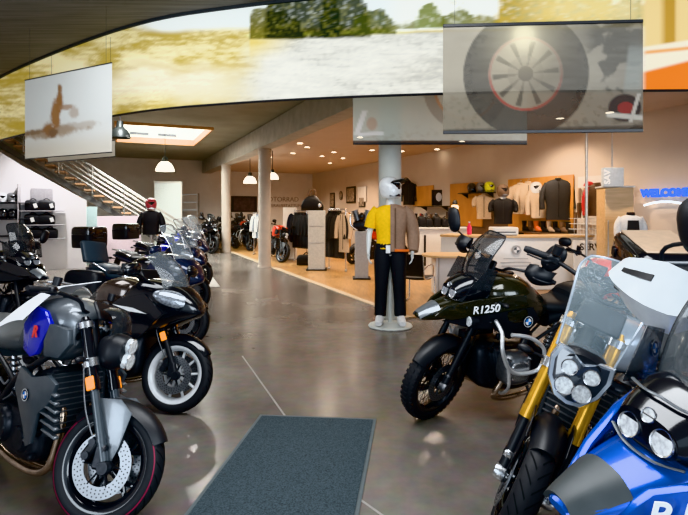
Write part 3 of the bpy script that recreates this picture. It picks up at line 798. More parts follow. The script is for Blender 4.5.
# ---- naked roadster -----------------------------------------------------------
def roadster(label, front, heading, lean=8, steer=25, o={}, name='motorcycle', group=None):
    g = o.get; r = .30; wb = 1.50; root = bike_root(name, label, group, front, heading, lean); S = steer_mtx(r, steer)
    wheel(root, 0, r, .12, g('rim', 'cast5'), g('rimcol', 'black_gloss'), S, g('pin'))
    fork(root, r, S, .78, .105, g('fork_up', 'black_gloss'), g('fork_low', 'slate_paint'), g('rup', .03), .024, g('split', .42), g('foot', 'dark_metal'), g('clamp', 'silver'), amber=g('amber', .43))
    fender(root, r, .15, g('fa0', 28), g('fa1', 140), .022, g('fend', 'black_satin'), S, drop=.05)
    for s in (-1, 1):
        plate3(root, 'mudguard_bracket', [(.05, s * .085, r + .02), (.075, s * .085, r + .10), (.10, s * .085, r + .27), (.02, s * .085, r + .33), (-.10, s * .085, r + .32), (-.06, s * .085, r + .16)], .006 * 1, g('brk', 'grey_paint'), bevel=.003, S=S)
    main_frame(root)
    engine_inline(root, wb, g('hdr', 'steel_brown'), seed=g('seed', 1), headers=g('headers', 2))
    rear_end(root, wb, .31, .18, 'cast5', g('rimcol', 'black_gloss'), tail=(-1.5, .92))
    tz = g('tz', 0.0)
    tk = MB(); tk.loft([(-.33, 0, .86, .93 + tz, .08, 3), (-.38, 0, .80, .995 + tz, .14, 2.8), (-.50, 0, .76, 1.03 + tz, .185, 2.8), (-.66, 0, .75, 1.01 + tz, .18, 2.7), (-.80, 0, .76, .93 + tz, .13, 2.5), (-.90, 0, .77, .86, .10, 2.4), (-.93, 0, .79, .83, .08, 2.2)], n=28, sub=5)
    tank = tk.build('fuel_tank', g('tank', 'grey_paint'), root)
    if g('tank_badge'):
        for s in (-1, 1): badge(tank, 'emblem', (-.56, s * .192, .93), (0, s, .25), (0, 0, 1), .038)
    MB().lathe([(0, .012), (.035, .012), (.042, .004), (.042, -.01)], (-.56, 0, 1.028 + tz), 'z', 22).build('filler_cap', 'dark_metal', tank)
    st = MB(); st.loft([(-.82, 0, .79, .845, .09, 2.8), (-.92, 0, .76, .85, .13, 3), (-1.08, 0, .75, .85, .145, 3), (-1.18, 0, .77, .895, .14, 3), (-1.22, 0, .80, .93, .125, 3), (-1.40, 0, .83, .945, .11, 3), (-1.50, 0, .86, .93, .07, 2.6)], n=24, sub=4)
    st.build('seat', g('seat', 'seat_grey'), root)
    tl = MB(); tl.loft([(-1.08, 0, .70, .80, .12, 3), (-1.28, 0, .76, .86, .115, 3), (-1.48, 0, .82, .90, .085, 2.6), (-1.58, 0, .86, .90, .05, 2.4)], n=20, sub=4)
    tl.build('tail_unit', g('tail', 'slate_paint'), root)
    if g('shroud'):
        for s in (1, -1):
            pl = plate3(root, 'tank_shroud', [(p[0], p[1] * s, p[2]) for p in [(-.44, .205, .79 + tz), (-.38, .20, .89 + tz), (-.43, .215, .965 + tz), (-.54, .215, .985 + tz), (-.645, .21, .87 + tz), (-.60, .215, .73 + tz), (-.52, .215, .70 + tz), (-.47, .21, .72 + tz)]], .03 * s, g('shroud'), bevel=.008)[0]
            low = plate3(root, 'radiator_shroud', [(p[0], p[1] * s, p[2]) for p in [(-.22, .215, .70), (-.30, .22, .735), (-.46, .22, .70), (-.60, .215, .74), (-.64, .215, .62), (-.50, .215, .44), (-.45, .21, .33), (-.39, .215, .36), (-.36, .22, .52), (-.26, .215, .60)]], .025 * s, g('shroud2', 'slate_paint'), bevel=.008)[0]
            plate3(root, 'tank_collar', [(p[0], p[1] * s, p[2]) for p in [(-.24, .16, .80 + tz), (-.25, .17, .88 + tz), (-.38, .205, .90 + tz), (-.42, .205, .80 + tz), (-.40, .205, .72 + tz), (-.30, .18, .72 + tz)]], .03 * s, g('shroud2', 'slate_paint'), bevel=.008)
            badge(low, 'emblem', (-.49, .222 * s, .60), (0, s, 0), (0, 0, 1), .033)
            sl = MB()
            for k in range(6): sl.box((-.31 + .014 * k, s * .20, .655 - k * .042), (.20 - .012 * k, .03, .016), .005, Matrix.Rotation(R(8), 3, 'Y'))
            sl.build('cooling_slats', 'grey_paint', low)
            text_obj('lettering', 'R', .085, 'letter_red', basis((-.50, (.2165) * s + s * .001, .84 + tz), (-s, 0, .15), (.15 * s, 0, 1), (0, s, 0)), pl, .001, .3, .004)
    if g('rack'):
        rk = MB()
        for q in (-1, 1): rk.tube([(-1.20, q * .13, .86), (-1.40, q * .15, 1.0), (-1.85, q * .15, 1.05)], .011, n=8)
        for x in (-1.5, -1.65, -1.8): rk.tube([(x, -.15, 1.035), (x, .15, 1.035)], .009, n=8)
        rk.build('luggage_rack', 'black_satin', root)
    # headlight
    hl = MB(); c = Vector((-.12, 0, .86))
    hl.loft([(-.20, 0, .78, .94, .08, 3), (-.14, 0, .76, .965, .10, 2.7), (-.09, 0, .775, .96, .092, 2.5), (-.06, 0, .80, .95, .08, 2.4)], n=28, sub=4)
    hl.xf(S); hh = hl.build('headlight', g('lampcol', 'black_satin'), root)
    if g('biglamp'):
        # clear shield-shaped lamp face with a silver surround and four reflectors
        f = MB(); 
        pts = [(.0, .105), (.105, .06), (.12, .0), (.085, -.075), (.03, -.115), (-.03, -.115), (-.085, -.075), (-.12, .0), (-.105, .06)]
        pts = [(.055, .09), (.115, .095), (.125, .03), (.105, -.05), (.055, -.115), (0, -.125), (-.055, -.115), (-.105, -.05), (-.125, .03), (-.115, .095), (-.055, .09), (0, .06)]
        n = len(pts); c0 = Vector((-.035, 0, .86)); tl_ = Matrix.Rotation(R(-14), 3, 'Y')
        def ringp(k, x): return [c0 + tl_ @ Vector((x - .25 * abs(y) * k, y * k, z * k)) for y, z in pts]
        rr_ = [ringp(1.0, -.05), ringp(1.04, -.01), ringp(.98, .008), ringp(.86, .004)]
        f.add([p for q in rr_ for p in q], [(a * n + i, a * n + (i + 1) % n, (a + 1) * n + (i + 1) % n, (a + 1) * n + i) for a in range(3) for i in range(n)])
        f.xf(S); f.build('lamp_surround', 'silver_paint', hh)
        f = MB(); f.add(ringp(.87, .003) + [c0 + tl_ @ Vector((.016, 0, 0))], [(i, (i + 1) % n, n) for i in range(n)]); f.xf(S); f.build('lamp_glass', 'lens_dark', hh)
        for y, z, q in ((.045, .025, .032), (-.045, .025, .032), (.035, -.055, .038), (-.035, -.055, .038)):
            lamp_pair(hh, [c0 + tl_ @ Vector((.012 - .22 * abs(y), y, z))], q, tl_ @ Vector((1, y * 1.5, 0)), 'lens', S, 'reflector')
    else:
        lamp_pair(hh, [(-.04, 0, .90), (-.035, 0, .82)], .045, (1, 0, -.1), 'lens', S)
    ds = MB(); ds.box((-.26, 0, 1.07), (.02, .19, .12), .008, Matrix.Rotation(R(-35), 3, 'Y')); ds.xf(S); ds.build('dashboard', 'black_satin', root)
    fs = screen(root, (-.10, 0, .975), (-.22, 0, 1.10), .11, .09, .05, 'glass_smoke', S, 'fly_screen') if not g('tall') else screen(root, (-.10, 0, .95), (-.40, 0, 1.31), .12, .18, .07, g('tall'), S, rim='silver_paint')
    handlebar(root, S, (-.36, 0, g('barz', 1.06)), .40, .07, .10, guards=g('guards'))
    mh = g('mir', 1.20)
    for s in (-1, 1):
        if mh: mirror(root, (-.33, s * .40, mh), (-1, -s * .15, 0), (0, s * .3, 1), .15, .10, [(-.40, s * .27, 1.10), (-.37, s * .32, mh - .07)], S)
        ii = MB(); ii.tube([(-.20, s * .10, .80), (-.19, s * .20, .80)], .008, n=8); ii.ball((-.19, s * .225, .80), (.022, .04, .02), 12, 8); ii.xf(S).build('front_indicator', 'black_satin', root)
    return root

# ---- adventure bike -------------------------------------------------------------
def adventure(label, front, heading, lean=8, steer=20, o={}, name='motorcycle', group=None):
    g = o.get; r = .335; wb = 1.52; root = bike_root(name, label, group, front, heading, lean); S = steer_mtx(r, steer)
    wheel(root, 0, r, .125, g('rim', 'wire'), g('rimcol', 'black_gloss'), S, tread=g('tread', 'block'), disc_r=.155)
    fork(root, r, S, .82, .11, 'dark_metal', 'black_satin', .023, .027, .40, 'grey_metal', 'black_satin', axle_x=.03)
    fender(root, r, .17, 40, 150, .035, 'black_satin', S, drop=.055)
    main_frame(root, (-.32, 1.02), z=.84)
    engine_boxer(root, g('seed', 3))
    rear_end(root, wb, .325, .17, g('rim', 'wire'), g('rimcol', 'black_gloss'), tail=(-1.55, .93), tread=g('tread', 'block'))
    sil = MB(); sil.tube([(-1.0, .05, .20), (-1.08, .13, .30), (-1.2, .165, .40)], .03, n=12); sil.tube([(-1.16, .165, .38), (-1.35, .18, .46), (-1.60, .185, .56)], [.05, .07, .066], n=20, flat=1.2); sil.build('exhaust_silencer', 'grey_metal', root)
    body = g('paint', 'olive_paint')
    # beak
    bk = MB(); bk.loft([(.20, 0, .845, .865, .035, 2.6), (.16, 0, .83, .895, .07, 2.8), (.04, 0, .83, .945, .105, 3), (-.10, 0, .855, .99, .125, 3), (-.24, 0, .90, 1.03, .13, 3), (-.34, 0, .92, 1.02, .11, 3)], n=28, sub=5)
    beak = bk.build('beak', body, root)
    tip = MB()
    def tipf(u, v):
        x = .195 - .15 * u; t = (v - .5) * 2; hw = .052 + .035 * u
        return (x, t * hw, .866 + .072 * u ** .8 + .012 - .035 * abs(t) ** 3)
    tip.sheet(tipf, 8, 10, .012); tip.build('beak_pad', g('pad', 'grey_paint'), beak)
    # broad front shrouds of the tank running forward beside the beak
    tk = MB(); tk.loft([(-.30, 0, .98, 1.06, .07, 3), (-.36, 0, .86, 1.12, .19, 3), (-.48, 0, .76, 1.16, .25, 3), (-.64, 0, .74, 1.15, .25, 2.8), (-.80, 0, .76, 1.05, .19, 2.6), (-.92, 0, .80, .95, .12, 2.5), (-.96, 0, .83, .92, .09, 2.3)], n=28, sub=5)
    tank = tk.build('fuel_tank', body, root)
    MB().lathe([(0, .012), (.04, .012), (.048, .003), (.048, -.02)], (-.60, 0, 1.155), 'z', 22).build('filler_cap', 'dark_metal', tank)
    for s in (1, -1):
        sp = plate3(root, 'side_shroud', [(p[0], p[1] * s, p[2]) for p in [(.10, .10, .875), (.02, .125, .955), (-.15, .20, 1.01), (-.34, .265, 1.045), (-.55, .275, 1.06), (-.62, .27, .97), (-.45, .275, .95), (-.20, .235, .91), (-.02, .145, .85)]], .03 * s, body, bevel=.008)[0]
        tp_ = g('tpos', (-.24, .262, .965))
        if g('text', 'R1250') and s in g('tside', (1, -1)): text_obj('lettering', g('text', 'R1250'), g('ts', .085), 'letter', basis((tp_[0], tp_[1] * s, tp_[2]), (-s, s * .0 + g('tsl', .30), .14), (.14 - .0, -.10 * s, 1), (g('tsl', .30), s, 0)), sp, .002, .28, .0012)
        lo = plate3(root, 'lower_shroud', [(p[0], p[1] * s, p[2]) for p in [(.04, .12, .84), (-.20, .225, .90), (-.45, .265, .94), (-.66, .26, .95), (-.76, .235, .84), (-.64, .225, .72), (-.48, .235, .70), (-.34, .235, .79), (-.15, .20, .80)]], .03 * s, g('lower', 'black_satin'), bevel=.008)[0]
        badge(lo, 'emblem', (-.62, .262 * s, .84), (0, s, .05), (0, 0, 1), .042)
        if g('bars', True):
            cb = MB(); y = .40 * s
            cb.tube([(-.34, .24 * s, .86), (-.33, y * .85, .80), (-.30, y, .70), (-.36, y * 1.02, .56), (-.47, y * 1.0, .50), (-.64, y, .52), (-.68, y * .98, .66), (-.56, y * .95, .76), (-.40, y * .9, .79)], .0155, n=10, seg=60)
            cb.tube([(-.36, y * 1.02, .56), (-.40, y * .95, .40), (-.46, y * .6, .27), (-.50, .12 * s, .22)], .0125, n=10, seg=24)
            cb.build('crash_bar', 'crash_silver', root)
    # headlight cluster
    hl = MB(); hl.loft([(-.34, 0, .99, 1.16, .15, 3), (-.22, 0, .96, 1.17, .15, 3), (-.12, 0, .96, 1.13, .125, 2.8), (-.07, 0, .99, 1.09, .10, 2.6)], n=28, sub=4)
    hh = hl.build('headlight', g('domem', 'black_gloss'), root)
    lamp_pair(hh, [(-.070, .055, 1.04), (-.070, -.055, 1.03)], g('lr', .040), (1, 0, .22), g('lens', 'lens_dim'))
    lamp_pair(hh, [(-.075, .0, 1.088)], .02, (1, 0, .4), g('lens', 'lens_dim'))
    lf = MB()
    if g('cover', True): lf.sheet(lambda u, v: (-.06 - .10 * u - .05 * (2 * v - 1) ** 2, (v - .5) * .27, .985 + .15 * u), 8, 10, .004); lf.build('lamp_cover', 'glass_smoke', hh)
    else: lf.tube([(-.075, .12, 1.00), (-.055, .06, .985), (-.05, 0, .98), (-.055, -.06, .985), (-.075, -.12, 1.00)], .006, n=8, flat=.6); lf.tube([(-.14, .13, 1.13), (-.11, .06, 1.135), (-.105, 0, 1.14), (-.11, -.06, 1.135), (-.14, -.13, 1.13)], .006, n=8, flat=.6); lf.build('lamp_trim', 'grey_paint', hh)
    # screen and its frame
    screen(root, (-.20, 0, 1.12), (-.42, 0, 1.50), .155, .15, .07, g('scr', 'glass_smoke'), rim='black_satin')
    br = MB()
    for s in (-1, 1):
        br.tube([(-.28, s * .11, 1.06), (-.30, s * .115, 1.22), (-.38, s * .10, 1.38)], .009, n=8)
        br.tube([(-.30, s * .115, 1.2), (-.34, s * .0, 1.22)], .007, n=6)
    br.build('screen_bracket', 'black_satin', root)
    MB().box((-.38, 0, 1.22), (.025, .22, .13), .01, Matrix.Rotation(R(-25), 3, 'Y')).build('dashboard', 'black_satin', root)
    # winglets beside the screen
    for s in (1, -1): plate3(root, 'wind_deflector', [(p[0], p[1] * s, p[2]) for p in [(-.14, .17, 1.10), (-.26, .215, 1.26), (-.34, .22, 1.24), (-.30, .205, 1.08)]], .006 * s, g('wing', 'glass_smoke'), bevel=.002)
    # spot lamps
    if g('spots', True):
        for s in (-1, 1):
            b = MB(); b.cyl((-.20, s * .20, .86), (-.13, s * .205, .86), .035, .042, 18); b.tube([(-.2, s * .2, .86), (-.32, s * .22, .84)], .01, n=8); sl = b.build('spot_lamp', 'black_satin', root)
            MB().cyl((-.132, s * .205, .86), (-.124, s * .205, .86), .038, n=18).build('spot_lens', 'lens', sl)
    handlebar(root, S, (-.48, 0, 1.20), g('half', .44), .06, .09, guards=g('guards', ('black_satin', .15)))
    mz = g('mir', 1.40)
    for s in (-1, 1):
        mirror(root, (-.46, s * g('my', .42), mz), (-1, -s * .15, 0), (0, s * .45, 1), g('mw', .125), g('mh', .19), [(-.54, s * .31, 1.26), (-.51, s * .36, mz - .13)], S)
        ii = MB(); ii.tube([(-.36, s * .22, 1.0), (-.36, s * .29, 1.0)], .008, n=8); ii.ball((-.36, s * .315, 1.0), (.022, .035, .018), 12, 8); ii.build('front_indicator', 'black_satin', root)
    st = MB(); st.loft([(-.86, 0, .86, .92, .09, 2.8), (-.94, 0, .84, .925, .14, 3), (-1.12, 0, .82, .93, .165, 3), (-1.20, 0, .85, .96, .16, 3)], n=24, sub=4)
    st.build('rider_seat', g('seat', 'seat'), root)
    ps = MB(); ps.loft([(-1.17, 0, .87, .99, .12, 3), (-1.24, 0, .87, 1.02, .15, 3), (-1.42, 0, .88, 1.03, .15, 3), (-1.52, 0, .91, 1.02, .11, 2.6)], n=24, sub=4)
    ps.build('pillion_seat', g('seat', 'seat'), root)
    tl = MB(); tl.loft([(-.95, 0, .70, .84, .12, 3), (-1.2, 0, .78, .88, .13, 3), (-1.5, 0, .84, .91, .09, 2.6), (-1.6, 0, .87, .91, .05, 2.4)], n=20, sub=4); tl.build('tail_unit', 'black_satin', root)
    rk = MB()
    for s in (-1, 1): rk.tube([(-1.18, s * .17, .90), (-1.35, s * .19, .98), (-1.60, s * .15, 1.0), (-1.75, s * .12, 1.0)], .010, n=8)
    for x in (-1.55, -1.65, -1.75): rk.tube([(x, -.14, 1.0), (x, .14, 1.0)], .008, n=8)
    rk.build('luggage_rack', 'dark_metal', root)
    return root

# ---- faired sports tourer ---------------------------------------------------------
def tourer(label, front, heading, lean=8, steer=10, o={}, name='motorcycle', group=None):
    g = o.get; r = .30; wb = 1.52; root = bike_root(name, label, group, front, heading, lean); S = steer_mtx(r, steer)
    wheel(root, 0, r, .12, g('rim', 'turbine'), g('rimcol', 'white_wheel'), S, tread='road', disc_r=.15)
    fork(root, r, S, .74, .105, 'black_gloss', 'black_satin', .029, .024, .36, 'dark_metal', 'black_satin', amber=g('amber', .33))
    fender(root, r, .14, 35, 145, .022, 'black_gloss', S)
    main_frame(root)
    if g('boxer', True): engine_boxer(root, g('seed', 5))
    else: engine_inline(root, wb, seed=g('seed', 5), headers=4)
    rear_end(root, wb, .31, .18, g('rim', 'turbine'), g('rimcol', 'white_wheel'), tail=(-1.5, .90))
    paint_ = g('paint', 'black_gloss'); big = g('big', 0.0)
    fa = MB(); fa.loft([(.20, 0, .80, .83, .03, 2.4), (.16, 0, .77, .90, .085, 2.6), (.04, 0, .72, 1.00 + big * .4, .16 + big * .3, 2.8), (-.14, 0, .64, 1.06 + big * .5, .215 + big * .5, 3), (-.32, 0, .60, 1.07 + big * .5, .235 + big * .5, 3.2), (-.44, 0, .60, 1.0 + big * .4, .225 + big * .5, 3), (-.50, 0, .63, .92, .20, 3)], n=32, sub=5)
    fair = fa.build('fairing', paint_, root)
    for s in (1, -1):
        sp = plate3(root, 'side_fairing', [(p[0], p[1] * s, p[2]) for p in [(-.02, .215, .80), (-.20, .245, .95), (-.45, .245, .90), (-.62, .235, .80), (-.80, .215, .72), (-.72, .215, .56), (-.58, .225, .44), (-.40, .235, .40), (-.34, .24, .52), (-.20, .24, .62)]], .03 * s, paint_, bevel=.01)[0]
        if g('stripe', True):
            y = .247
            MB().add([Vector((p[0], p[1] * s, p[2])) for p in [(-.46, y, .70), (-.62, y - .006, .73), (-.66, y - .008, .66), (-.60, y - .01, .60)]], [(0, 1, 2, 3)]).build('red_flash', 'red_gloss', sp)
            MB().add([Vector((p[0], p[1] * s, p[2])) for p in [(-.15, y + .001, .79), (-.30, y + .003, .83), (-.52, y - .001, .845), (-.34, y + .001, .80)]], [(0, 1, 2, 3)]).build('white_flash', 'letter', sp)
        # side headlight sweeping back along the fairing flank
        def lensf(u, v, s=s):
            x = .165 - .30 * u; w = .085 + .125 * math.sin(min(1, u * 1.1) * PI / 2); z = .85 + .13 * u
            t = (v - .5); return (x, s * (w + .012 - .06 * (t + .3) ** 2 * 0), z + t * (.05 + .09 * u))
        eb = MB(); eb.ball((0, 0, 0), (.18, .035, .068), 28, 14); eb.xf(Matrix.Translation((.025, s * .142, .91)) @ Matrix.Rotation(R(-38) * s, 4, 'Z') @ Matrix.Rotation(R(14), 4, 'Y') @ Matrix.Rotation(R(18) * s, 4, 'X')); eb.build('headlight_lens', 'lens_dim', fair)
        plate3(root, 'mirror_arm', [(p[0], p[1] * s, p[2]) for p in [(-.12, .22, 1.02), (-.20, .33, 1.11), (-.24, .34, 1.11), (-.26, .23, 1.03)]], .015 * s, paint_, bevel=.004)
        mirror(root, (-.22, s * .38, 1.14), (-1, -s * .1, 0), (0, s * .25, 1), .17, .105, [(-.20, s * .30, 1.09)], Matrix.Identity(4), paint_)
    screen(root, (.03, 0, .97 + big * .3), (-.27 - big, 0, g('top', 1.32)), .17 + big * .3, .16 + big * .3, .10, g('scr', 'glass_tint'), rim='silver' if big else None)
    MB().box((-.36, 0, 1.09), (.03, .24, .12), .01, Matrix.Rotation(R(-35), 3, 'Y')).build('dashboard', 'black_satin', root)
    handlebar(root, S, (-.42, 0, 1.03), .36, .05, .10)
    tk = MB(); tk.loft([(-.40, 0, .92, .98, .08, 3), (-.45, 0, .82, 1.04, .15, 2.8), (-.58, 0, .77, 1.07, .195, 2.7), (-.74, 0, .76, 1.04, .18, 2.6), (-.88, 0, .77, .94, .12, 2.5), (-.96, 0, .79, .87, .09, 2.3)], n=28, sub=5)
    tank = tk.build('fuel_tank', g('tank', 'bronze_paint'), root)
    MB().lathe([(0, .012), (.035, .012), (.042, .004), (.042, -.01)], (-.62, 0, 1.068), 'z', 22).build('filler_cap', 'silver', tank)
    st = MB(); st.loft([(-.88, 0, .80, .86, .10, 2.8), (-.98, 0, .77, .865, .15, 3), (-1.12, 0, .76, .87, .16, 3), (-1.20, 0, .80, .93, .15, 3), (-1.40, 0, .84, .96, .13, 3), (-1.54, 0, .87, .95, .08, 2.6)], n=24, sub=4)
    st.build('seat', g('seat', 'seat_grey'), root)
    tl = MB(); tl.loft([(-.98, 0, .66, .78, .14, 3), (-1.25, 0, .74, .86, .14, 3), (-1.5, 0, .82, .90, .10, 2.6), (-1.62, 0, .86, .90, .05, 2.4)], n=20, sub=4); tl.build('tail_unit', paint_, root)
    gr = MB()
    for s in (-1, 1): gr.tube([(-1.16, s * .155, .86), (-1.30, s * .19, .93), (-1.52, s * .15, .97), (-1.62, s * .06, .975), (-1.63, 0, .975)], .012, n=8)
    gr.build('grab_rail', g('rail', 'silver'), root)
    sil = MB(); sil.tube([(-1.0, -.06, .20), (-1.1, -.14, .28), (-1.3, -.18, .36), (-1.56, -.185, .46)], [.03, .04, .062, .055], n=18); sil.build('exhaust_silencer', 'silver', root)
    if g('panniers'):
        for s in (-1, 1):
            pb = MB(); pb.loft([(-1.06, s * .30, .50, .80, .07, 4), (-1.14, s * .31, .46, .86, .11, 4), (-1.5, s * .31, .48, .86, .11, 4), (-1.60, s * .30, .54, .80, .08, 4)], n=24, sub=4); pb.build('pannier', g('panniers'), root)
    if g('backrest'):
        pb = MB(); pb.loft([(.93, -1.52, -.13, .13, .05, 3), (1.0, -1.55, -.17, .17, .06, 3), (1.13, -1.60, -.175, .175, .055, 3), (1.2, -1.62, -.14, .14, .04, 3)], n=24, sub=4, axis='z') if False else None
        pb.sheet(lambda u, v: (-1.50 - .10 * u + .045 * math.sin(PI * v) * 0 - .04 * (2 * v - 1) ** 2, (v - .5) * .36, .95 + .27 * u), 6, 10, .08); pb.build('backrest', g('backrest'), root, bevel=.025)
    return root

def top_case(label, loc, rotz, size=(.42, .52, .32), m='black_satin', lid='black_gloss', top=None, cat='luggage case', name='top_case', group=None):
    L_, W_, Hh = size; t = thing(name, label, cat, loc, rotz, group)
    b = MB(); b.loft([(0, 0, -L_ * .42, L_ * .42, W_ * .44, 5), (.02, 0, -L_ * .48, L_ * .48, W_ * .49, 5), (Hh * .62, 0, -L_ * .5, L_ * .5, W_ * .5, 5)], n=32, sub=3, axis='z'); 
    for i, p in enumerate(b.v): b.v[i] = Vector((p.y, p.x, p.z))
    b.build('case_shell', m, t)
    l = MB(); l.loft([(Hh * .64, 0, -L_ * .5, L_ * .5, W_ * .5, 5), (Hh * .88, 0, -L_ * .49, L_ * .49, W_ * .49, 5), (Hh * .97, 0, -L_ * .45, L_ * .45, W_ * .45, 5), (Hh, 0, -L_ * .40, L_ * .40, W_ * .42, 5)], n=32, sub=3, axis='z')
    for i, p in enumerate(l.v): l.v[i] = Vector((p.y, p.x, p.z))
    ld = l.build('case_lid', lid, t)
    if top: MB().box((0, 0, Hh + .006), (L_ * .74, W_ * .78, .012), .006).build('lid_panel', top, ld)
    for s in (-1, 1):
        MB().box((L_ * .5 * s, W_ * .25, Hh * .62), (.02, .07, .07), .006).build('latch', 'dark_metal', t)
        MB().box((L_ * .5 * s, -W_ * .25, Hh * .62), (.02, .07, .07), .006).build('latch', 'dark_metal', t)
    MB().tube([(L_ * .5, -.08, Hh * .45), (L_ * .5 + .03, -.07, Hh * .45), (L_ * .5 + .03, .07, Hh * .45), (L_ * .5, .08, Hh * .45)], .009, n=8).build('case_handle', 'black_matt', t)
    return t
# ------------------------------------------------------------------ large prints
M['print_band'] = attr_mat('panorama print with added glow', 0.40, 0.75)  # self-glow added to look brightly lit, no lamp behind the print
M['print_cloth'] = attr_mat('sheer print cloth', 0.08, 0.8, 0.86)
M['print_pale'] = attr_mat('pale print cloth', 0.10, 0.8, 0.97)
M['print_glassy'] = attr_mat('glossy sheer print', 0.10, 0.35, 0.80)
NS = len(FC) - 1; NZ = 72
def band_colour(q):
    px = 344 + F * q.x / q.y; py = 210 - (q.z - H) * F / q.y
    f1 = fbm(px, py * 2.2, .02); f2 = fbm(px * .35, py * 3, .11); f3 = fbm(px, py, .45, 2)
    # sand and dirt on the left
    f4 = fbm(px * .5, py * 1.6, .30)
    c = mix((.50, .38, .11), (.84, .76, .46), sm(-.55, .6, f1 + .45 * f2 + .35 * f4))
    c = mix(c, (.44, .35, .13), .5 * sm(.15, .6, f4 + .3 * f3) * sm(60, 90, py + 10 * f1) * sm(110, 170, px))
    c = mix(c, (.92, .89, .74), .65 * sm(25, 5, abs(py - (88 - .04 * px) + 9 * f1)) * sm(40, 110, px) * sm(290, 200, px))
    c = mix(c, (.40, .30, .10), .6 * sm(.1, .6, f3 + .3 * f2) * sm(30, 0, px) * sm(90, 110, py))
    c = mix(c, (.50, .36, .12), .45 * sm(6, 0, abs(py - 70 + 10 * f1)) * sm(100, 160, px) * sm(260, 190, px))
    # pale sky wedge
    sk = sm(4, -4, py - (31 - .02 * (px - 135)) + 2 * f1) * sm(128, 170, px + 60 * (31 - py) / 31.0)
    c = mix(c, (.90, .95, .92), sk)
    # road
    edge = 38 + 1.5 * f1 - .03 * (px - 240)
    rd = sm(edge - 1, edge + 2, py) * sm(185 + .9 * (105 - py), 262 + .4 * (105 - py), px + 18 * f1)
    g = .62 + .10 * f1 + .14 * f2 + .10 * f3; road = (g * 1.02, g * .99, g * .88)
    c = mix(c, road, rd)
    c = mix(c, (.32, .31, .27), rd * .55 * sm(.15, .6, f3 + f2 * .5) * sm(60, 100, py) * sm(330, 200, px))
    c = mix(c, (.52, .60, .12), .8 * sm(3.5, 0, abs(py - edge + 2)) * sm(240, 262, px) * sm(430, 360, px))
    # trees
    def tree(x0, x1, top, base, col, k=5):
        nonlocal c
        m = (x0 + x1) / 2; h = (x1 - x0) / 2; d = abs(px - m) / h
        yy = base - (base - top) * max(0, 1 - d ** 2) ** .6 + k * 1.5 * fbm(px, py, .07) + k * .8 * fbm(px, py, .25)
        w = sm(3, -3, yy - py) * sm(base + 1.5, base - 1, py) * sm(1.0, .86, d) * (.93 - .25 * sm(.1, .6, fbm(px, py, .3)))
        cc = mix([.75 * q for q in col], (.26, .25, .09), .6 * sm(-.1, .7, fbm(px, py, .22) + .4 * fbm(px, py, .06))); c = mix(c, cc, w)
    if px > 250:
        c = mix(c, (.93, .93, .86), sm(edge, edge - 3, py) * sm(380, 405, px))
        c = mix(c, (.80, .62, .16), .7 * sm(60, 5, math.hypot(px - 246, (py - 36) * 2)))
        tree(236, 306, 8, 39, (.20, .19, .06)); tree(262, 345, -30, 38, (.045, .055, .02)); tree(318, 372, -24, 37, (.05, .062, .022)); tree(352, 398, 8, 34, (.10, .12, .035))
        tree(392, 418, 20, 29, (.30, .30, .12), 3); tree(415, 446, 3, 28, (.26, .30, .08), 4); tree(438, 474, 8, 26, (.24, .25, .08), 4); tree(470, 500, 14, 24, (.34, .30, .10), 3)
        tree(494, 560, -25, 26, (.62, .42, .05), 4); tree(540, 622, -20, 24, (.70, .48, .06), 4); tree(610, 650, -6, 26, (.60, .46, .16), 4)
        c = mix(c, (.95, .80, .45), .5 * sm(500, 560, px) * sm(40, 10, py) * sm(660, 620, px))
    if px > 636:
        c = mix(c, (.82, .62, .30), sm(640, 646, px) * sm(50, 46, py))
        c = mix(c, (.50, .30, .08), sm(661, 664, px) * sm(678, 675, px) * sm(50, 48, py))
        c = mix(c, (.90, .80, .62), sm(640, 646, px) * sm(43, 46, py - .15 * (660 - px)))
        c = mix(c, (.78, .22, .05), sm(640, 646, px) * sm(66, 70, py + .25 * (px - 660)))
        c = mix(c, (.85, .38, .12), sm(642, 648, px) * sm(3, 0, abs(py - 52 + .1 * (px - 650))))
    return [max(0, .92 * k - .035) for k in c]
band = MB().sheet(lambda u, v: (FC[round(u * NS)].x, FC[round(u * NS)].y, Z0 + (Z1 - Z0) * v), NS, NZ, .02)
bo = band.build('printed_fascia', 'print_band'); paint(bo, band_colour)
tag(bo, 'curved panoramic print of a dirt track, road and trees below the ceiling', 'mural')
M['rail_dark'] = mat('dark hem bar', (.03, .03, .032), .4)
hm = MB(); hm.tube([(p.x, p.y - .005, Z0 - .012) for p in FC[::6]], .016, n=6, smooth=False); hm.build('hem_bar', 'rail_dark', bo)
struct(MB().tube([(p.x, p.y - .02, Z1 - .005) for p in FC[::6]], .03, n=6, smooth=False).build('trim_3', mat('slab edge', (.05, .055, .06), .7)), 'dark edge where the print meets the slab')

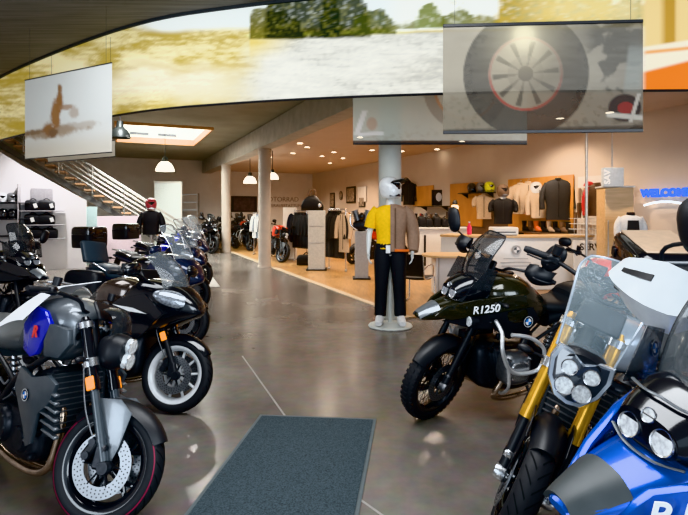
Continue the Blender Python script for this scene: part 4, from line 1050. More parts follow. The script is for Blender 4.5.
def banner(label, name, tl, tr, h, nu, nv, matn, fn, top_z, bar='rail_dark', barh=.03):
    tl = Vector(tl); tr = Vector(tr)
    mb = MB().sheet(lambda u, v: tl.lerp(tr, u) - Vector((0, 0, h * v)), nu, nv)
    o = mb.build(name, matn); d = (tr - tl)
    def pf(q):
        return fn((q - tl).dot(d) / d.length_squared, (tl.lerp(tr, max(0, min(1, (q - tl).dot(d) / d.length_squared))).z - q.z) / h)
    paint(o, pf); tag(o, label, 'banner')
    for z in (0, -h): MB().box(tl.lerp(tr, .5) + Vector((0, 0, z)), (d.length, .02, barh), .004, Matrix.Rotation(math.atan2(d.y, d.x), 3, 'Z')).build('hem_bar', bar if z else 'rail_dark', o)
    for k in (.06, .94):
        p = tl.lerp(tr, k); MB().cyl(p, (p.x, p.y, top_z), .0018, n=6).build('hanging_wire', 'rail_dark', o)
    return o
def b1(u, v):
    f = fbm(u * 3, v * 3, 1.2); f2 = fbm(u * 10, v * 10, 1.0)
    c = mix((.72, .74, .72), (.74, .70, .62), sm(.45, 1, v)); c = mix(c, (.80, .81, .79), .4 * sm(.2, .9, u))
    def blob(x, y, rx, ry, col, k=1.0, e=.35):
        nonlocal c
        d = math.sqrt(((u - x) / rx) ** 2 + ((v - y) / ry) ** 2) + .34 * f2 + .2 * fbm(u * 26, v * 26, 1.0); c = mix(c, [.62 * q for q in col], k * sm(1 + e, 1 - e, d))
    blob(.30, .70, .34, .07, (.55, .36, .20), .8); blob(.10, .68, .14, .035, (.42, .26, .14), .8); blob(.62, .66, .24, .05, (.66, .50, .36), .5)
    blob(.38, .50, .05, .17, (.55, .28, .12)); blob(.425, .33, .035, .14, (.52, .25, .10)); blob(.43, .20, .025, .07, (.5, .26, .12)); blob(.52, .42, .08, .03, (.58, .34, .2), .8); blob(.60, .5, .05, .06, (.66, .46, .32), .6)
    blob(.30, .66, .08, .08, (.50, .26, .12)); blob(.36, .72, .06, .06, (.38, .22, .12))
    c = mix(c, (.60, .50, .34), .35 * sm(.72, .95, v))
    return [.80 * k for k in c]
banner('square pale sheer banner of an orange sand splash, hanging at left', 'hanging_banner', at(25, 80, 7.05), at(112, 63, 6.2), 1.11, 60, 60, 'print_pale', b1, Z1, bar='rail_dark', barh=.012)
def b1b(u, v): return mix((.74, .72, .66), (.64, .58, .48), v)
banner('narrow blank pale banner low behind the sand splash banner', 'hanging_banner', at(48, 148, 7.55), at(115, 140, 6.75), .22, 20, 8, 'print_pale', b1b, 4.0, barh=.012)
def b2(u, v):
    w = 1.80; hgt = 1.0; x = u * w; y = v * hgt
    f = fbm(x * 4, y * 4, 1.0); f2 = fbm(x * 20, y * 20, 1.0)
    c = mix((.50, .46, .40), (.30, .27, .22), sm(.45, .75, v)); c = mix(c, (.34, .31, .28), sm(.55, 1, u) * .7)
    c = mix(c, (.20, .17, .13), .6 * sm(.05, .5, f2) * sm(.55, .8, v))
    cx, cy = .75, .46; d = math.hypot((x - cx), (y - cy) * .98); a = math.atan2(y - cy, x - cx)
    tyre = sm(.575, .56, d) * sm(.325, .345, d)
    c = mix(c, (.060, .052, .044), tyre * .92); c = mix(c, (.035, .03, .025), tyre * sm(.05, .3, f2) * sm(.46, .5, d) * .6)
    c = mix(c, (.40, .35, .28), sm(.335, .32, d) * .75)
    c = mix(c, (.42, .08, .06), sm(.016, .006, abs(d - .325)) * (.4 + .6 * sm(0, .25, y - cy + .1)))
    sp = abs(((a + .4) / (2 * PI / 10)) % 1 - .5); c = mix(c, (.09, .075, .06), sm(.18, .10, sp) * sm(.31, .29, d) * sm(.06, .09, d) * .85)
    c = mix(c, (.30, .26, .22), sm(.17, .16, d) * .5); c = mix(c, (.10, .08, .07), sm(.075, .065, d) * .8)
    c = mix(c, (.12, .10, .09), .8 * sm(.25, .0, abs(x - 1.2 + .35 * y) - .06) * sm(.95, .5, v) * sm(1.0, 1.2, x + .5) * .6)
    c = mix(c, (.07, .065, .06), .8 * sm(.5, .3, f + v) * sm(1.22, 1.4, x))
    leg = sm(.10, .06, abs(x - (1.78 - .12 * v))) * sm(.72, .55, v) * sm(.18, .3, v); c = mix(c, (.42, .46, .47), leg * .8)
    sh = math.hypot((x - 1.63 - .0 * y) / .15, (y - .80) / .13)
    c = mix(c, (.05, .045, .05), sm(1.05, .9, sh)); c = mix(c, (.40, .05, .05), sm(.55, .45, math.hypot((x - 1.64) / .13, (y - .80) / .10) * .9) * .9)
    c = mix(c, (.75, .74, .72), sm(.03, .015, abs(y - (.875 + .12 * (x - 1.63)))) * sm(.17, .15, abs(x - 1.63))); c = mix(c, (.72, .70, .68), sm(.022, .012, abs((x - 1.72) + .3 * (y - .8))) * sm(.14, .12, abs(y - .8)))
    gl = math.hypot(x - .74, (y - .10)); c = tuple(p + q for p, q in zip(c, [k * (1.1 * math.exp(-(gl / .09) ** 2) + .55 * math.exp(-(gl / .30) ** 2)) for k in (1.0, .92, .68)]))
    c = mix(c, (.05, .045, .04), .8 * sm(.955, .97, v))
    return [.43 * k * q for k, q in zip(c, (1.06, 1.0, .88))]
banner('large translucent banner of a motorcycle wheel and a sports shoe', 'hanging_banner', at(443, 27, 4.62), at(643, 20, 4.50), .985, 150, 84, 'print_cloth', b2, Z1)
def b3(u, v):
    f = fbm(u * 8, v * 4, 1.0); f2 = fbm(u * 30, v * 14, 1.0)
    c = mix((.62, .66, .60), (.58, .57, .48), sm(.1, .8, u)); c = mix(c, (.45, .42, .34), .5 * sm(-.1, .5, f2) * sm(.5, 1, v))
    x = u * 2.5; y = v * .75
    s_ = abs(y - (.36 + .9 * abs(x - .23))) ; c = mix(c, (.92, .93, .92), sm(.05, .03, abs(x - .14 + .35 * (y - .36))) * sm(.20, .16, abs(y - .45))); c = mix(c, (.92, .93, .92), sm(.035, .02, abs(y - .62 + .05 * x)) * sm(.20, .16, abs(x - .26)))
    c = mix(c, (.55, .38, .28), sm(.09, .06, math.hypot(x - .27, (y - .46) * .8)) * .7)
    d = math.hypot(x - 1.62, y + .05); c = mix(c, (.34, .32, .28), sm(.62, .60, d) * sm(.42, .45, d) * .8); c = mix(c, (.55, .34, .22), sm(.03, .015, abs(d - .44)))
    c = mix(c, (.05, .05, .05), sm(.925, .94, v)); return c
banner('grey green glossy banner hanging lower behind the wheel banner', 'hanging_banner', at(353, 92, 7.15), at(527, 92, 7.15), .74, 110, 40, 'print_glassy', b3, 3.5)
# ------------------------------------------------------------------ left side: stairs, wall, shelves, lamps
stair = thing('staircase', 'open tread staircase with steel rails descending to the right behind the parked motorcycles', 'staircase', (-5.5, 18.0, 0), ROTB)
# local: -x climbs (towards the left of the hall), y across
NSTEP = 20; rise = 3.9 / NSTEP; run = .285
for k in range(NSTEP):
    MB().box((-.14 - k * run, .55, (k + 1) * rise - .02), (.31, 1.0, .06), .006).build('tread', 'wood_tread', stair); MB().box((-.03 - k * run, .55, (k + .5) * rise), (.04, .10, rise), .004).build('tread_bracket', 'stringer', stair)
for y in (.30, .80):
    mb = MB(); a = Vector((.05, y, .02)); b = Vector((-.14 - NSTEP * run, y, NSTEP * rise + .05))
    mb.prism([a + Vector((0, -.04, -.30)), b + Vector((0, -.04, -.30)), b + Vector((0, -.04, -.10)), a + Vector((0, -.04, -.10))], (0, .08, 0)); mb.build('stringer', 'stringer', stair)
for y in (.03, 1.07):
    a = Vector((.05, y, .02)); b = Vector((-.14 - NSTEP * run, y, NSTEP * rise + .05))
    for q in range(5):
        MB().tube([a + Vector((0, 0, .25 + q * .17)), b + Vector((0, 0, .25 + q * .17))], .013 if q < 4 else .022, n=8).build('rail_bar' if q < 4 else 'handrail', 'rail_steel', stair)
    for q in range(6):
        p = a.lerp(b, (q + .3) / 6); MB().cyl(p, p + Vector((0, 0, .98)), .018, n=10).build('rail_post', 'rail_steel', stair)
# wall below the stairs: sloping top edge
LW = Vector((-7.35, 14.25, 0))
def lw(u, z=0): return LW - E * u + Vector((0, 0, z))
wl = MB().prism([lw(0), lw(5.5), lw(5.5, 4.0), lw(3.2, 4.0), lw(1.55, 2.85), lw(0, 1.92)], D * .12).build('wall_stairs', 'wall_cool', smooth=False)
struct(wl, 'white wall with sloping top beneath the staircase')
struct(MB().prism([lw(2.35) - D * .02, lw(2.45) - D * .02, lw(2.45, 2.3) - D * .02, lw(2.35, 2.3) - D * .02], -D * .08).build('trim_4', 'wood_tread', bevel=.005), 'brown upright post on the white wall')
# panels further back
def slab(name, a, b, z0, z1, th, m, bevel=.004, parent=None):
    a = Vector(a); b = Vector(b); n_ = (b - a).cross(Vector((0, 0, 1))).normalized() * th
    return MB().prism([Vector((a.x, a.y, z0)), Vector((b.x, b.y, z0)), Vector((b.x, b.y, z1)), Vector((a.x, a.y, z1))], n_).build(name, m, parent, bevel=bevel)
p = at(88, 210, 15.6); q = at(140, 210, 17.0)
tag(slab('partition_panel', p, q, 0, 1.45, .06, 'panel_mauve'), 'mauve partition panel below the stairs', 'panel')
tag(slab('partition_panel', at(83, 210, 14.9), at(97, 210, 15.1), 0, 1.75, .05, 'panel_teal'), 'narrow grey teal panel at the end of the white wall', 'panel')
dr = thing('door_panel', 'tall pale door panel at the back beside the glass shelves', 'door', (0, 0, 0))
a = at(155, 210, 20.5); b = at(181, 210, 20.5)
slab('door_leaf', a, b, 0.02, 2.75, .05, 'door_white', parent=dr)
MB().tube([a + Vector((.12, -.02, 1.05 - H)), a + Vector((.12, -.07, 1.05 - H)), a + Vector((.24, -.07, 1.05 - H))], .012, n=8).build('door_handle', 'rail_steel', dr)
for x in (0, 1):
    c = a.lerp(b, x); MB().box((c.x, c.y + .03, 1.39), (.06, .09, 2.78), .008).build('door_jamb', 'wall_white', dr)
MB().box(((a.x + b.x) / 2, a.y + .03, 2.79), ((b - a).length + .06, .09, .06), .008).build('door_head', 'wall_white', dr)
sh = thing('glass_shelf', 'empty metal framed shelf rack left of the far motorcycles', 'shelf', (0, 0, 0))
a = at(181, 210, 22.6); b = at(197, 210, 22.4); b.y = a.y
for c in (a, b): MB().box((c.x, c.y, 1.2), (.03, .3, 2.4), .005).build('upright', 'rail_steel', sh)
for k in range(7): MB().box(((a.x + b.x) / 2, a.y, .25 + k * .35), ((b - a).length, .3, .045), .004).build('shelf_board', 'white_paint', sh)
# skylight with wooden lining in the higher ceiling
M['counter_pale'] = mat('pale shaft paint', (.75, .75, .72), .7)
M['sky_glow'] = mat('bright skylight pane', (.9, .93, .95), .4, emis=(.88, .95, 1.0), es=1.6)
sk = thing('window_1', 'bright rectangular skylight with orange wood lining', 'skylight', (0, 0, 0)); sk['kind'] = 'structure'
rm = Matrix.Rotation(ROTB, 3, 'Z')
for dx, dy, w_, d_ in ((0, -1.92, 2.6, .06), (0, 1.92, 2.6, .06), (-1.27, 0, .06, 3.9), (1.27, 0, .06, 3.9)):
    MB().box(skp(dx, dy, 4.04), (w_, d_, .20), .01, rm).build('lining_board', 'wood_frame', sk)
    MB().box(skp(dx, dy, 4.55), (w_, d_, .82), 0, rm).build('shaft_wall', 'counter_pale', sk)
MB().box(skp(0, 0, 4.93), (2.5, 3.8, .02), 0, rm).build('pane', 'sky_glow', sk)
for dx in (-.55, .35): MB().box(skp(dx, 1.87, 4.27), (.62, .03, .10), .005, rm).build('blind', 'black_satin', sk)
# pendant lamps
M['lamp_glow'] = mat('glowing lamp glass', (1, .95, .85), .3, emis=(1, .90, .72), es=5.0)
M['lamp_dark'] = mat('dark lamp shade', (.03, .035, .032), .4, .3)
def pendant(label, loc, rad, lit, group=None):
    t = thing('pendant_lamp', label, 'lamp', loc, 0, group); x, y, z = loc; top = 4.0 - z
    MB().tube([(0, 0, rad * 1.5), (0, 0, top)], .012, n=8).build('lamp_cord', 'rail_dark', t)
    MB().lathe([(0, rad * 1.6), (rad * .28, rad * 1.6), (rad * .34, rad * 1.1), (rad * .40, rad * .95), (0, rad * .95)], n=24).build('lamp_housing', 'lamp_dark', t)
    MB().lathe([(rad * .38, rad * 1.0), (rad * .66, rad * .78), (rad * .90, rad * .36), (rad, 0), (rad * .96, 0), (rad * .86, rad * .34), (rad * .6, rad * .74), (rad * .34, rad * .95)], n=36, closed=True).build('lamp_shade', 'lamp_glow' if lit else 'lamp_dark', t)
    MB().ball((0, 0, rad * .45), rad * .3, 16, 10).build('light_bulb', 'lamp_glow', t)
    return t
pendant('glowing white bell lamp hanging above the pale door panel', at(165, 171, 14.5), .26, True)
pendant('dark metal bell lamp hanging beside the sand splash banner', at(120, 138, 10.0), .21, False)
pendant('glowing bell lamp left of the nearer grey column', at(250, 183, 18.5), .24, True)
pendant('glowing bell lamp just right of the nearer grey column', at(272.5, 179, 16.0), .19, True)

# helmets ------------------------------------------------------------
M['helm_black'] = mat('helmet black', (.012, .012, .014), .25, coat=.8)
M['helm_white'] = mat('helmet white', (.72, .73, .74), .25, coat=.8)
M['helm_grey'] = mat('helmet grey', (.16, .165, .17), .3, coat=.6)
M['helm_yellow'] = mat('helmet neon yellow', (.75, .78, .04), .3, coat=.6)
M['helm_red'] = mat('helmet dark red', (.28, .03, .04), .3, coat=.6)
M['visor'] = mat('visor', (.015, .016, .02), .06, coat=1)
def helmet(label, loc, rotz, shell='helm_black', vis='visor', peak=False, r=.135, trim=None, group=None, cat='helmet'):
    """front faces -y"""
    t = thing('helmet', label, cat, loc, rotz, group); k = r / .135
    mb = MB()
    secs = [(0, .0, -.095, .085, .085, 2.4), (.03, 0, -.128, .105, .105, 2.4), (.08, 0, -.140, .125, .120, 2.3), (.14, 0, -.132, .138, .125, 2.2), (.20, 0, -.105, .132, .113, 2.1), (.245, 0, -.06, .095, .08, 2.0), (.262, 0, -.01, .05, .035, 2.0)]
    mb.loft(secs, n=28, sub=4, axis='z')
    # loft z: (w along x, h along y)
    mb.xf(Matrix.Scale(k, 4)); mb.build('helmet_shell', shell, t)
    v = MB(); v.sheet(lambda u, w: (.128 * math.sin((u - .5) * 2.2) * (1.0 - .12 * w), -.012 - .139 * math.cos((u - .5) * 2.2) * (1 - .10 * w ** 2) + .012, .095 + .085 * w), 14, 6, .006); v.xf(Matrix.Scale(k, 4)); v.build('visor', vis, t)
    if trim: c = MB(); c.sheet(lambda u, w: (.118 * math.sin((u - .5) * 2.0), -.148 * math.cos((u - .5) * 2.0) + .012, .02 + .055 * w), 12, 4, .008); c.xf(Matrix.Scale(k, 4)); c.build('chin_bar', trim, t)
    if peak:
        c = MB(); c.sheet(lambda u, w: ((u - .5) * .21 * (1 - .25 * w), -.09 - .15 * w, .215 + .02 * w - .04 * (2 * u - 1) ** 2), 10, 6, .008); c.xf(Matrix.Scale(k, 4)); c.build('peak', trim or shell, t)
    return t
# shelf of black bags and helmets on the left wall
M['shelf_grey'] = mat('grey shelf', (.36, .34, .35), .5)
def on_lw(px, py, off):
    p0 = LW - D * off; k = (px - 344) / F; t = (p0.x - k * p0.y) / (E.x - k * E.y); q = p0 - E * t; q.z = H - (py - 210) * q.y / F; return q
bk = thing('display_shelf', 'grey wall panel with three short shelves of black bags', 'shelf', (0, 0, 0))
a = on_lw(31, 188, .02); b = on_lw(53, 240, .02); m_ = (a + b) / 2
MB().box((m_.x, m_.y, (a.z + b.z) / 2), ((b - a).to_2d().length, .03, a.z - b.z), .004, rm).build('back_panel', 'shelf_grey', bk)
for py in (211, 225, 239):
    c = on_lw(43, py, .18); MB().box(c, (1.05, .30, .025), .004, rm).build('shelf_board', 'shelf_grey', bk)
M['bag_black'] = mat('black bag fabric', (.010, .010, .012), .55, bump=.3, scale=60)
M['tag_white'] = mat('white tag', (.8, .8, .78), .6)
def bag(label, loc, rotz, s, tagx, group):
    t = thing('luggage_bag', label, 'bag', loc, rotz, group)
    b_ = MB(); b_.loft([(-s[0] / 2, 0, .01, s[2] * .75, s[1] * .35, 3), (-s[0] * .42, 0, 0, s[2] * .95, s[1] * .5, 3.2), (0, 0, 0, s[2], s[1] * .52, 3.2), (s[0] * .42, 0, 0, s[2] * .88, s[1] * .48, 3.2), (s[0] / 2, 0, .01, s[2] * .7, s[1] * .3, 3)], n=22, sub=4); b_.build('bag_body', 'bag_black', t)
    MB().tube([(-s[0] * .2, 0, s[2] * .97), (0, 0, s[2] * 1.12), (s[0] * .2, 0, s[2] * .97)], .012, n=8).build('bag_handle', 'bag_black', t)
    if tagx is not None: MB().box((tagx, -s[1] * .54, s[2] * .45), (.085, .006, .12), .001, Matrix.Rotation(R(-18), 3, 'Y')).build('price_tag', 'tag_white', t)
    return t
for (px, py, tx, w_, lab) in ((33, 211, .07, .36, 'black bag with white tag, upper shelf, left'), (46.5, 211, .13, .40, 'black bag with corner tag, upper shelf, right'),
                              (33, 225, .0, .38, 'black bag with slanted white tag, middle shelf, left'), (46.5, 225, .14, .40, 'black bag with pale edge tag, middle shelf, right'),
                              (36, 239, None, .36, 'plain black bag on the lowest shelf, left'), (50, 239, None, .38, 'plain black bag on the lowest shelf, right')):
    c = on_lw(px, py, .19); bag(lab, (c.x, c.y, c.z + .014), ROTB, (w_, .22, .29), tx, 'black bags on the left wall shelf')
hs = thing('helmet_shelf', 'dark shelf unit with helmets at the far left wall', 'shelf', (0, 0, 0))
for py in (203, 219, 236):
    c = on_lw(5, py, .18); MB().box(c, (1.15, .32, .03), .004, rm).build('shelf_board', 'black_satin', hs)
c0 = on_lw(19, 210, .18); c1 = on_lw(-9, 210, .18)
for c in (c0, c1): MB().box((c.x, c.y, 1.3), (.03, .32, 2.1), .004, rm).build('side_panel', 'shelf_grey', hs)
for px, py, sh_, lab in ((2, 203, 'helm_white', 'white and black helmet on the top shelf at far left'), (12, 203, 'helm_grey', 'grey helmet on the top shelf at far left'), (3, 219, 'helm_black', 'black helmet on the second shelf at far left, outer one'), (13, 219, 'helm_black', 'black helmet on the second shelf at far left, inner one')):
    c = on_lw(px, py, .18); helmet(lab, (c.x, c.y, c.z + .016), ROTB + .3, sh_, group='helmets on the left shelf', trim='helm_white' if sh_ != 'helm_black' else None)
# ------------------------------------------------------------------ mannequins
M['skin_white'] = mat('white mannequin', (.66, .67, .66), .35, var=.02)
M['cloth_yellow'] = mat('yellow cotton', (.85, .50, .010), .8, bump=.15, scale=30)
M['cloth_tan'] = mat('tan jacket cloth', (.30, .19, .13), .75, bump=.25, scale=30)
M['cloth_black'] = mat('black trouser cloth', (.010, .010, .012), .7, bump=.25, scale=30)
M['cloth_navy'] = mat('dark navy cloth', (.014, .018, .028), .75, bump=.2, scale=30)
M['cloth_white'] = mat('white cloth', (.68, .68, .68), .8, bump=.2, scale=30)
M['cloth_beige'] = mat('beige jacket cloth', (.58, .44, .31), .8, bump=.25, scale=30)
M['cloth_brown'] = mat('brown cloth', (.14, .085, .055), .8, bump=.25, scale=30)
M['cloth_grey'] = mat('charcoal cloth', (.035, .034, .034), .8, bump=.25, scale=30)
M['cloth_red'] = mat('red cloth', (.42, .03, .03), .8, bump=.2, scale=30)
M['cloth_orange'] = mat('orange cloth', (.75, .16, .03), .8)
def skin_body(name, joints, bones, m, parent, sub=2):
    """one continuous figure: joints {name: (co, radius)}"""
    ks = list(joints); me = bpy.data.meshes.new(name)
    me.from_pydata([joints[k][0] for k in ks], [(ks.index(a), ks.index(b)) for a, b in bones], [])
    o = bpy.data.objects.new(name + '_src', me); COL.objects.link(o)
    md = o.modifiers.new('s', 'SKIN'); md.use_smooth_shade = True
    for i, k in enumerate(ks):
        r = joints[k][1]; me.skin_vertices[0].data[i].radius = r if isinstance(r, tuple) else (r, r); me.skin_vertices[0].data[i].use_root = (i == 0)
    ss = o.modifiers.new('u', 'SUBSURF'); ss.levels = sub; ss.render_levels = sub
    dg = bpy.context.evaluated_depsgraph_get(); nm = bpy.data.meshes.new_from_object(o.evaluated_get(dg))
    bpy.data.objects.remove(o)
    nm.materials.clear(); nm.materials.append(M[m]); nm.polygons.foreach_set('use_smooth', [True] * len(nm.polygons)); nm.polygons.foreach_set('material_index', [0] * len(nm.polygons))
    r = bpy.data.objects.new(name, nm); COL.objects.link(r); r.parent = parent
    return r
def arm_joints(J, Bn, s, sho, elb, wri, palm, tag_, curl=.25):
    """adds an arm with palm, five bent fingers"""
    J['sh' + tag_] = (sho, .058); J['ua' + tag_] = (Vector(sho).lerp(Vector(elb), .5), .048); J['el' + tag_] = (elb, .040); J['fa' + tag_] = (Vector(elb).lerp(Vector(wri), .45), .036); J['wr' + tag_] = (wri, .024)
    Bn += [('sh' + tag_, 'ua' + tag_), ('ua' + tag_, 'el' + tag_), ('el' + tag_, 'fa' + tag_), ('fa' + tag_, 'wr' + tag_)]
    w_ = Vector(wri); d = (Vector(palm) - w_).normalized(); fwd = Vector((0, -1, 0)); fwd = (fwd - d * fwd.dot(d)).normalized(); inn = Vector((-s, 0, 0)); inn = (inn - d * inn.dot(d) - fwd * inn.dot(fwd)).normalized()
    J['pm' + tag_] = (w_ + d * .06, (.030, .018)); Bn.append(('wr' + tag_, 'pm' + tag_))
    for i, (off, ln) in enumerate(((.030, .072), (.010, .082), (-.010, .076), (-.029, .060))):
        a = w_ + d * .095 + fwd * off; b = a + d * ln * .5 + inn * ln * .12; c = b + d * ln * .42 + inn * ln * (.2 + curl * .6)
        for nm, p, r in (('a', a, .0105), ('b', b, .009), ('c', c, .0075)): J['f%d%s%s' % (i, nm, tag_)] = (p, r)
        Bn += [('pm' + tag_, 'f%da%s' % (i, tag_)), ('f%da%s' % (i, tag_), 'f%db%s' % (i, tag_)), ('f%db%s' % (i, tag_), 'f%dc%s' % (i, tag_))]
    a = w_ + d * .045 + fwd * .04; b = w_ + d * .085 + fwd * .06 + inn * .015
    J['t0' + tag_] = (a, .011); J['t1' + tag_] = (b, .009); Bn += [('pm' + tag_, 't0' + tag_), ('t0' + tag_, 't1' + tag_)]
def figure(t, Lh, feet, m='skin_white', hands=True, arms=None):
    """standing figure facing -y, base at local z = feet, overall height about Lh (bald)"""
    k = Lh / 1.80; z = lambda v: feet + v * k
    J = {'pelvis': ((0, 0, z(.95)), (.135, .095)), 'waist': ((0, .0, z(1.10)), (.115, .085)), 'chest': ((0, .01, z(1.30)), (.145, .10)), 'neckb': ((0, .02, z(1.46)), (.075, .06)), 'neck': ((0, .01, z(1.53)), .052), 'jaw': ((0, -.015, z(1.60)), (.058, .066)), 'head': ((0, 0, z(1.70)), (.076, .092)), 'crown': ((0, .01, z(1.77)), (.056, .066))}
    Bn = [('pelvis', 'waist'), ('waist', 'chest'), ('chest', 'neckb'), ('neckb', 'neck'), ('neck', 'jaw'), ('jaw', 'head'), ('head', 'crown')]
    for s, g in ((-1, 'r'), (1, 'l')):
        J['hip' + g] = ((s * .085, 0, z(.88)), .088); J['th' + g] = ((s * .10, -.01, z(.70)), .078); J['kn' + g] = ((s * .112, -.015, z(.49)), .055); J['cf' + g] = ((s * .118, .01, z(.34)), .052); J['an' + g] = ((s * .125, .01, z(.085)), .036); J['hl' + g] = ((s * .128, .0, z(.045)), .04); J['to' + g] = ((s * .145, -.15, z(.025)), (.038, .022))
        Bn += [('pelvis', 'hip' + g), ('hip' + g, 'th' + g), ('th' + g, 'kn' + g), ('kn' + g, 'cf' + g), ('cf' + g, 'an' + g), ('an' + g, 'hl' + g), ('hl' + g, 'to' + g)]
        A = (arms or {}).get(g) or ((s * .18, .015, z(1.415)), (s * .265, .03, z(1.13)), (s * .275, -.05, z(.90)), (s * .272, -.07, z(.82)))
        arm_joints(J, Bn, s, *A, g); Bn.append(('chest', 'sh' + g))
    return skin_body('body', J, Bn, m, t)
def limb(mb, pts, rad, n=14, seg=None):
    return mb.tube(pts, rad, n=n, seg=seg or len(pts) * 5)
def torso(mb, z0, z1, hw, hd, k=1.0, x0=0.0, hem=1.0):
    h = z1 - z0
    mb.loft([(z0, 0.0, x0 - hw * .86 * hem, x0 + hw * .86 * hem, hd * .92 * hem, 2.6), (z0 + h * .3, 0, x0 - hw * .84, x0 + hw * .84, hd * .90, 2.5), (z0 + h * .62, 0, x0 - hw * .97, x0 + hw * .97, hd, 2.5), (z0 + h * .85, .01, x0 - hw, x0 + hw, hd * .92, 2.4), (z0 + h * .95, .015, x0 - hw * .72, x0 + hw * .72, hd * .75, 2.2), (z1, .015, x0 - hw * .36, x0 + hw * .36, hd * .6, 2.0)], n=28, sub=4, axis='z')
    return mb
def swap(mb):  # loft z stores (w, h, t) = (depth, width): put width on x
    for i, p in enumerate(mb.v): mb.v[i] = Vector((p.y, p.x, p.z))
    return mb
# the dressed mannequin at the column
mn = thing('mannequin', 'white mannequin in yellow shirt, tan jacket, black trousers and white helmet', 'mannequin', (.655, 7.08, 0), R(-4))
zf = .075
figure(mn, 1.80, zf)
bs = MB(); bs.lathe([(0, 0), (.27, 0), (.28, .012), (.27, .03), (.10, .045), (0, .045)], n=40); bs.cyl((.0, .08, .03), (0, .08, .86), .03, n=16); bs.build('stand', 'column_paint', mn)
mb = MB(); torso(mb, .93 + zf, 1.49 + zf, .205, .135); swap(mb)
# right half (viewer's left) stays a shirt, left half is covered by the jacket
mb.build('yellow_shirt', 'cloth_yellow', mn)
mb = MB(); limb(mb, [(-.15, .01, 1.43 + zf), (-.215, .02, 1.34 + zf), (-.25, .03, 1.20 + zf)], [.075, .080, .082]); mb.build('short_sleeve', 'cloth_yellow', mn)
mb = MB(); j = MB(); torso(j, .90 + zf, 1.50 + zf, .225, .155); swap(j)
# keep only the half with x > 0.0
keep = MB(); idx = {}
for f in j.f:
    if all(j.v[i].x > -.005 for i in f) and len(f) == 4:
        r_ = []
        for i in f:
            if i not in idx: idx[i] = len(keep.v); keep.v.append(j.v[i])
            r_.append(idx[i])
        keep.f.append(tuple(r_)); keep.mi.append(0)
limb(keep, [(.15, .01, 1.43 + zf), (.235, .025, 1.33 + zf), (.285, .035, 1.14 + zf), (.29, -.02, .99 + zf), (.285, -.06, .90 + zf)], [.080, .088, .084, .074, .064])
keep.build('tan_jacket', 'cloth_tan', mn)
MB().box((.06, -.158, 1.20 + zf), (.012, .012, .50), .002).build('zip', 'cloth_brown', mn)
MB().box((.14, -.14, .915 + zf), (.18, .05, .03), .008).build('jacket_hem', 'cloth_orange', mn)
mb = MB()
for s in (-1, 1): limb(mb, [(s * .085, .0, .97 + zf), (s * .10, -.005, .80 + zf), (s * .112, -.012, .50 + zf), (s * .120, .0, .30 + zf), (s * .126, .0, .07 + zf)], [.105, .108, .086, .078, .075], n=18, seg=26)
mb.loft([(.86 + zf, 0, -.17, .17, .115, 2.4), (.95 + zf, 0, -.185, .185, .125, 2.4), (1.03 + zf, 0, -.175, .175, .12, 2.4)], n=24, sub=3, axis='z') if False else None
h_ = MB(); h_.loft([(.86 + zf, 0, -.17, .17, .115, 2.4), (.95 + zf, 0, -.188, .188, .125, 2.4), (1.00 + zf, 0, -.18, .18, .122, 2.4)], n=24, sub=3, axis='z'); swap(h_); mb.add(h_.v, h_.f)
mb.build('black_trousers', 'cloth_black', mn)
MB().box((-.03, -.145, .93 + zf), (.055, .006, .10), .002).build('price_tag', 'tag_white', mn)
for s in (-1, 1):
    f_ = MB(); f_.loft([(-.20, s * .15, zf - .03, zf + .03, .04, 2.6), (-.12, s * .14, zf - .032, zf + .06, .052, 2.6), (.0, s * .13, zf - .032, zf + .11, .048, 2.6), (.06, s * .128, zf - .03, zf + .09, .04, 2.6)], n=20, sub=4, axis='y'); f_.build('shoe', 'cloth_white', mn)
hm_ = helmet('white and black adventure helmet with peak worn by the yellow shirted mannequin', (.65, 7.07, 1.10 * (1.575 + zf)), R(48), 'helm_white', 'visor', True, .158, 'helm_black')
mn.scale = (1.12, 1.05, 1.10)
# shirt and jackets ---------------------------------------------------
def garment(name, label, cat, loc, rotz, w=.50, h=.70, d=.16, m='cloth_black', sleeve=.58, group=None, collar=None, short=False, open_=False, tagged=False, panel=None):
    """a jacket hanging on a hanger, hem at local z=0, facing -y"""
    t = thing(name, label, cat, loc, rotz, group); mb = MB(); torso(mb, 0, h, w / 2, d / 2); swap(mb)
    mb.build('garment_body', m, t)
    for s in (-1, 1):
        q = MB(); L_ = .26 if short else sleeve
        limb(q, [(s * w * .38, .01, h * .90), (s * (w * .50 + .015), .0, h * .90 - L_ * .33), (s * (w * .54 + .02), -.02, h * .90 - L_ * .7), (s * (w * .54 + .01), -.045, h * .90 - L_)], [.062, .07, .06, .055]); q.build('sleeve', m if not panel else panel, t)
    q = MB(); q.lathe([(.055, h - .03), (.075, h - .01), (.068, h + .035), (.058, h + .035)], n=20); q.build('collar', collar or m, t)
    MB().box((0, -d / 2 - .001, h * .5), (.012, .012, h * .86), .002).build('zip', 'cloth_black' if m != 'cloth_black' else 'cloth_grey', t)
    MB().tube([(0, 0, h + .02), (0, 0, h + .075), (.03, 0, h + .10), (.045, 0, h + .07)], .005, n=6).build('hanger_hook', 'rail_steel', t)
    return t
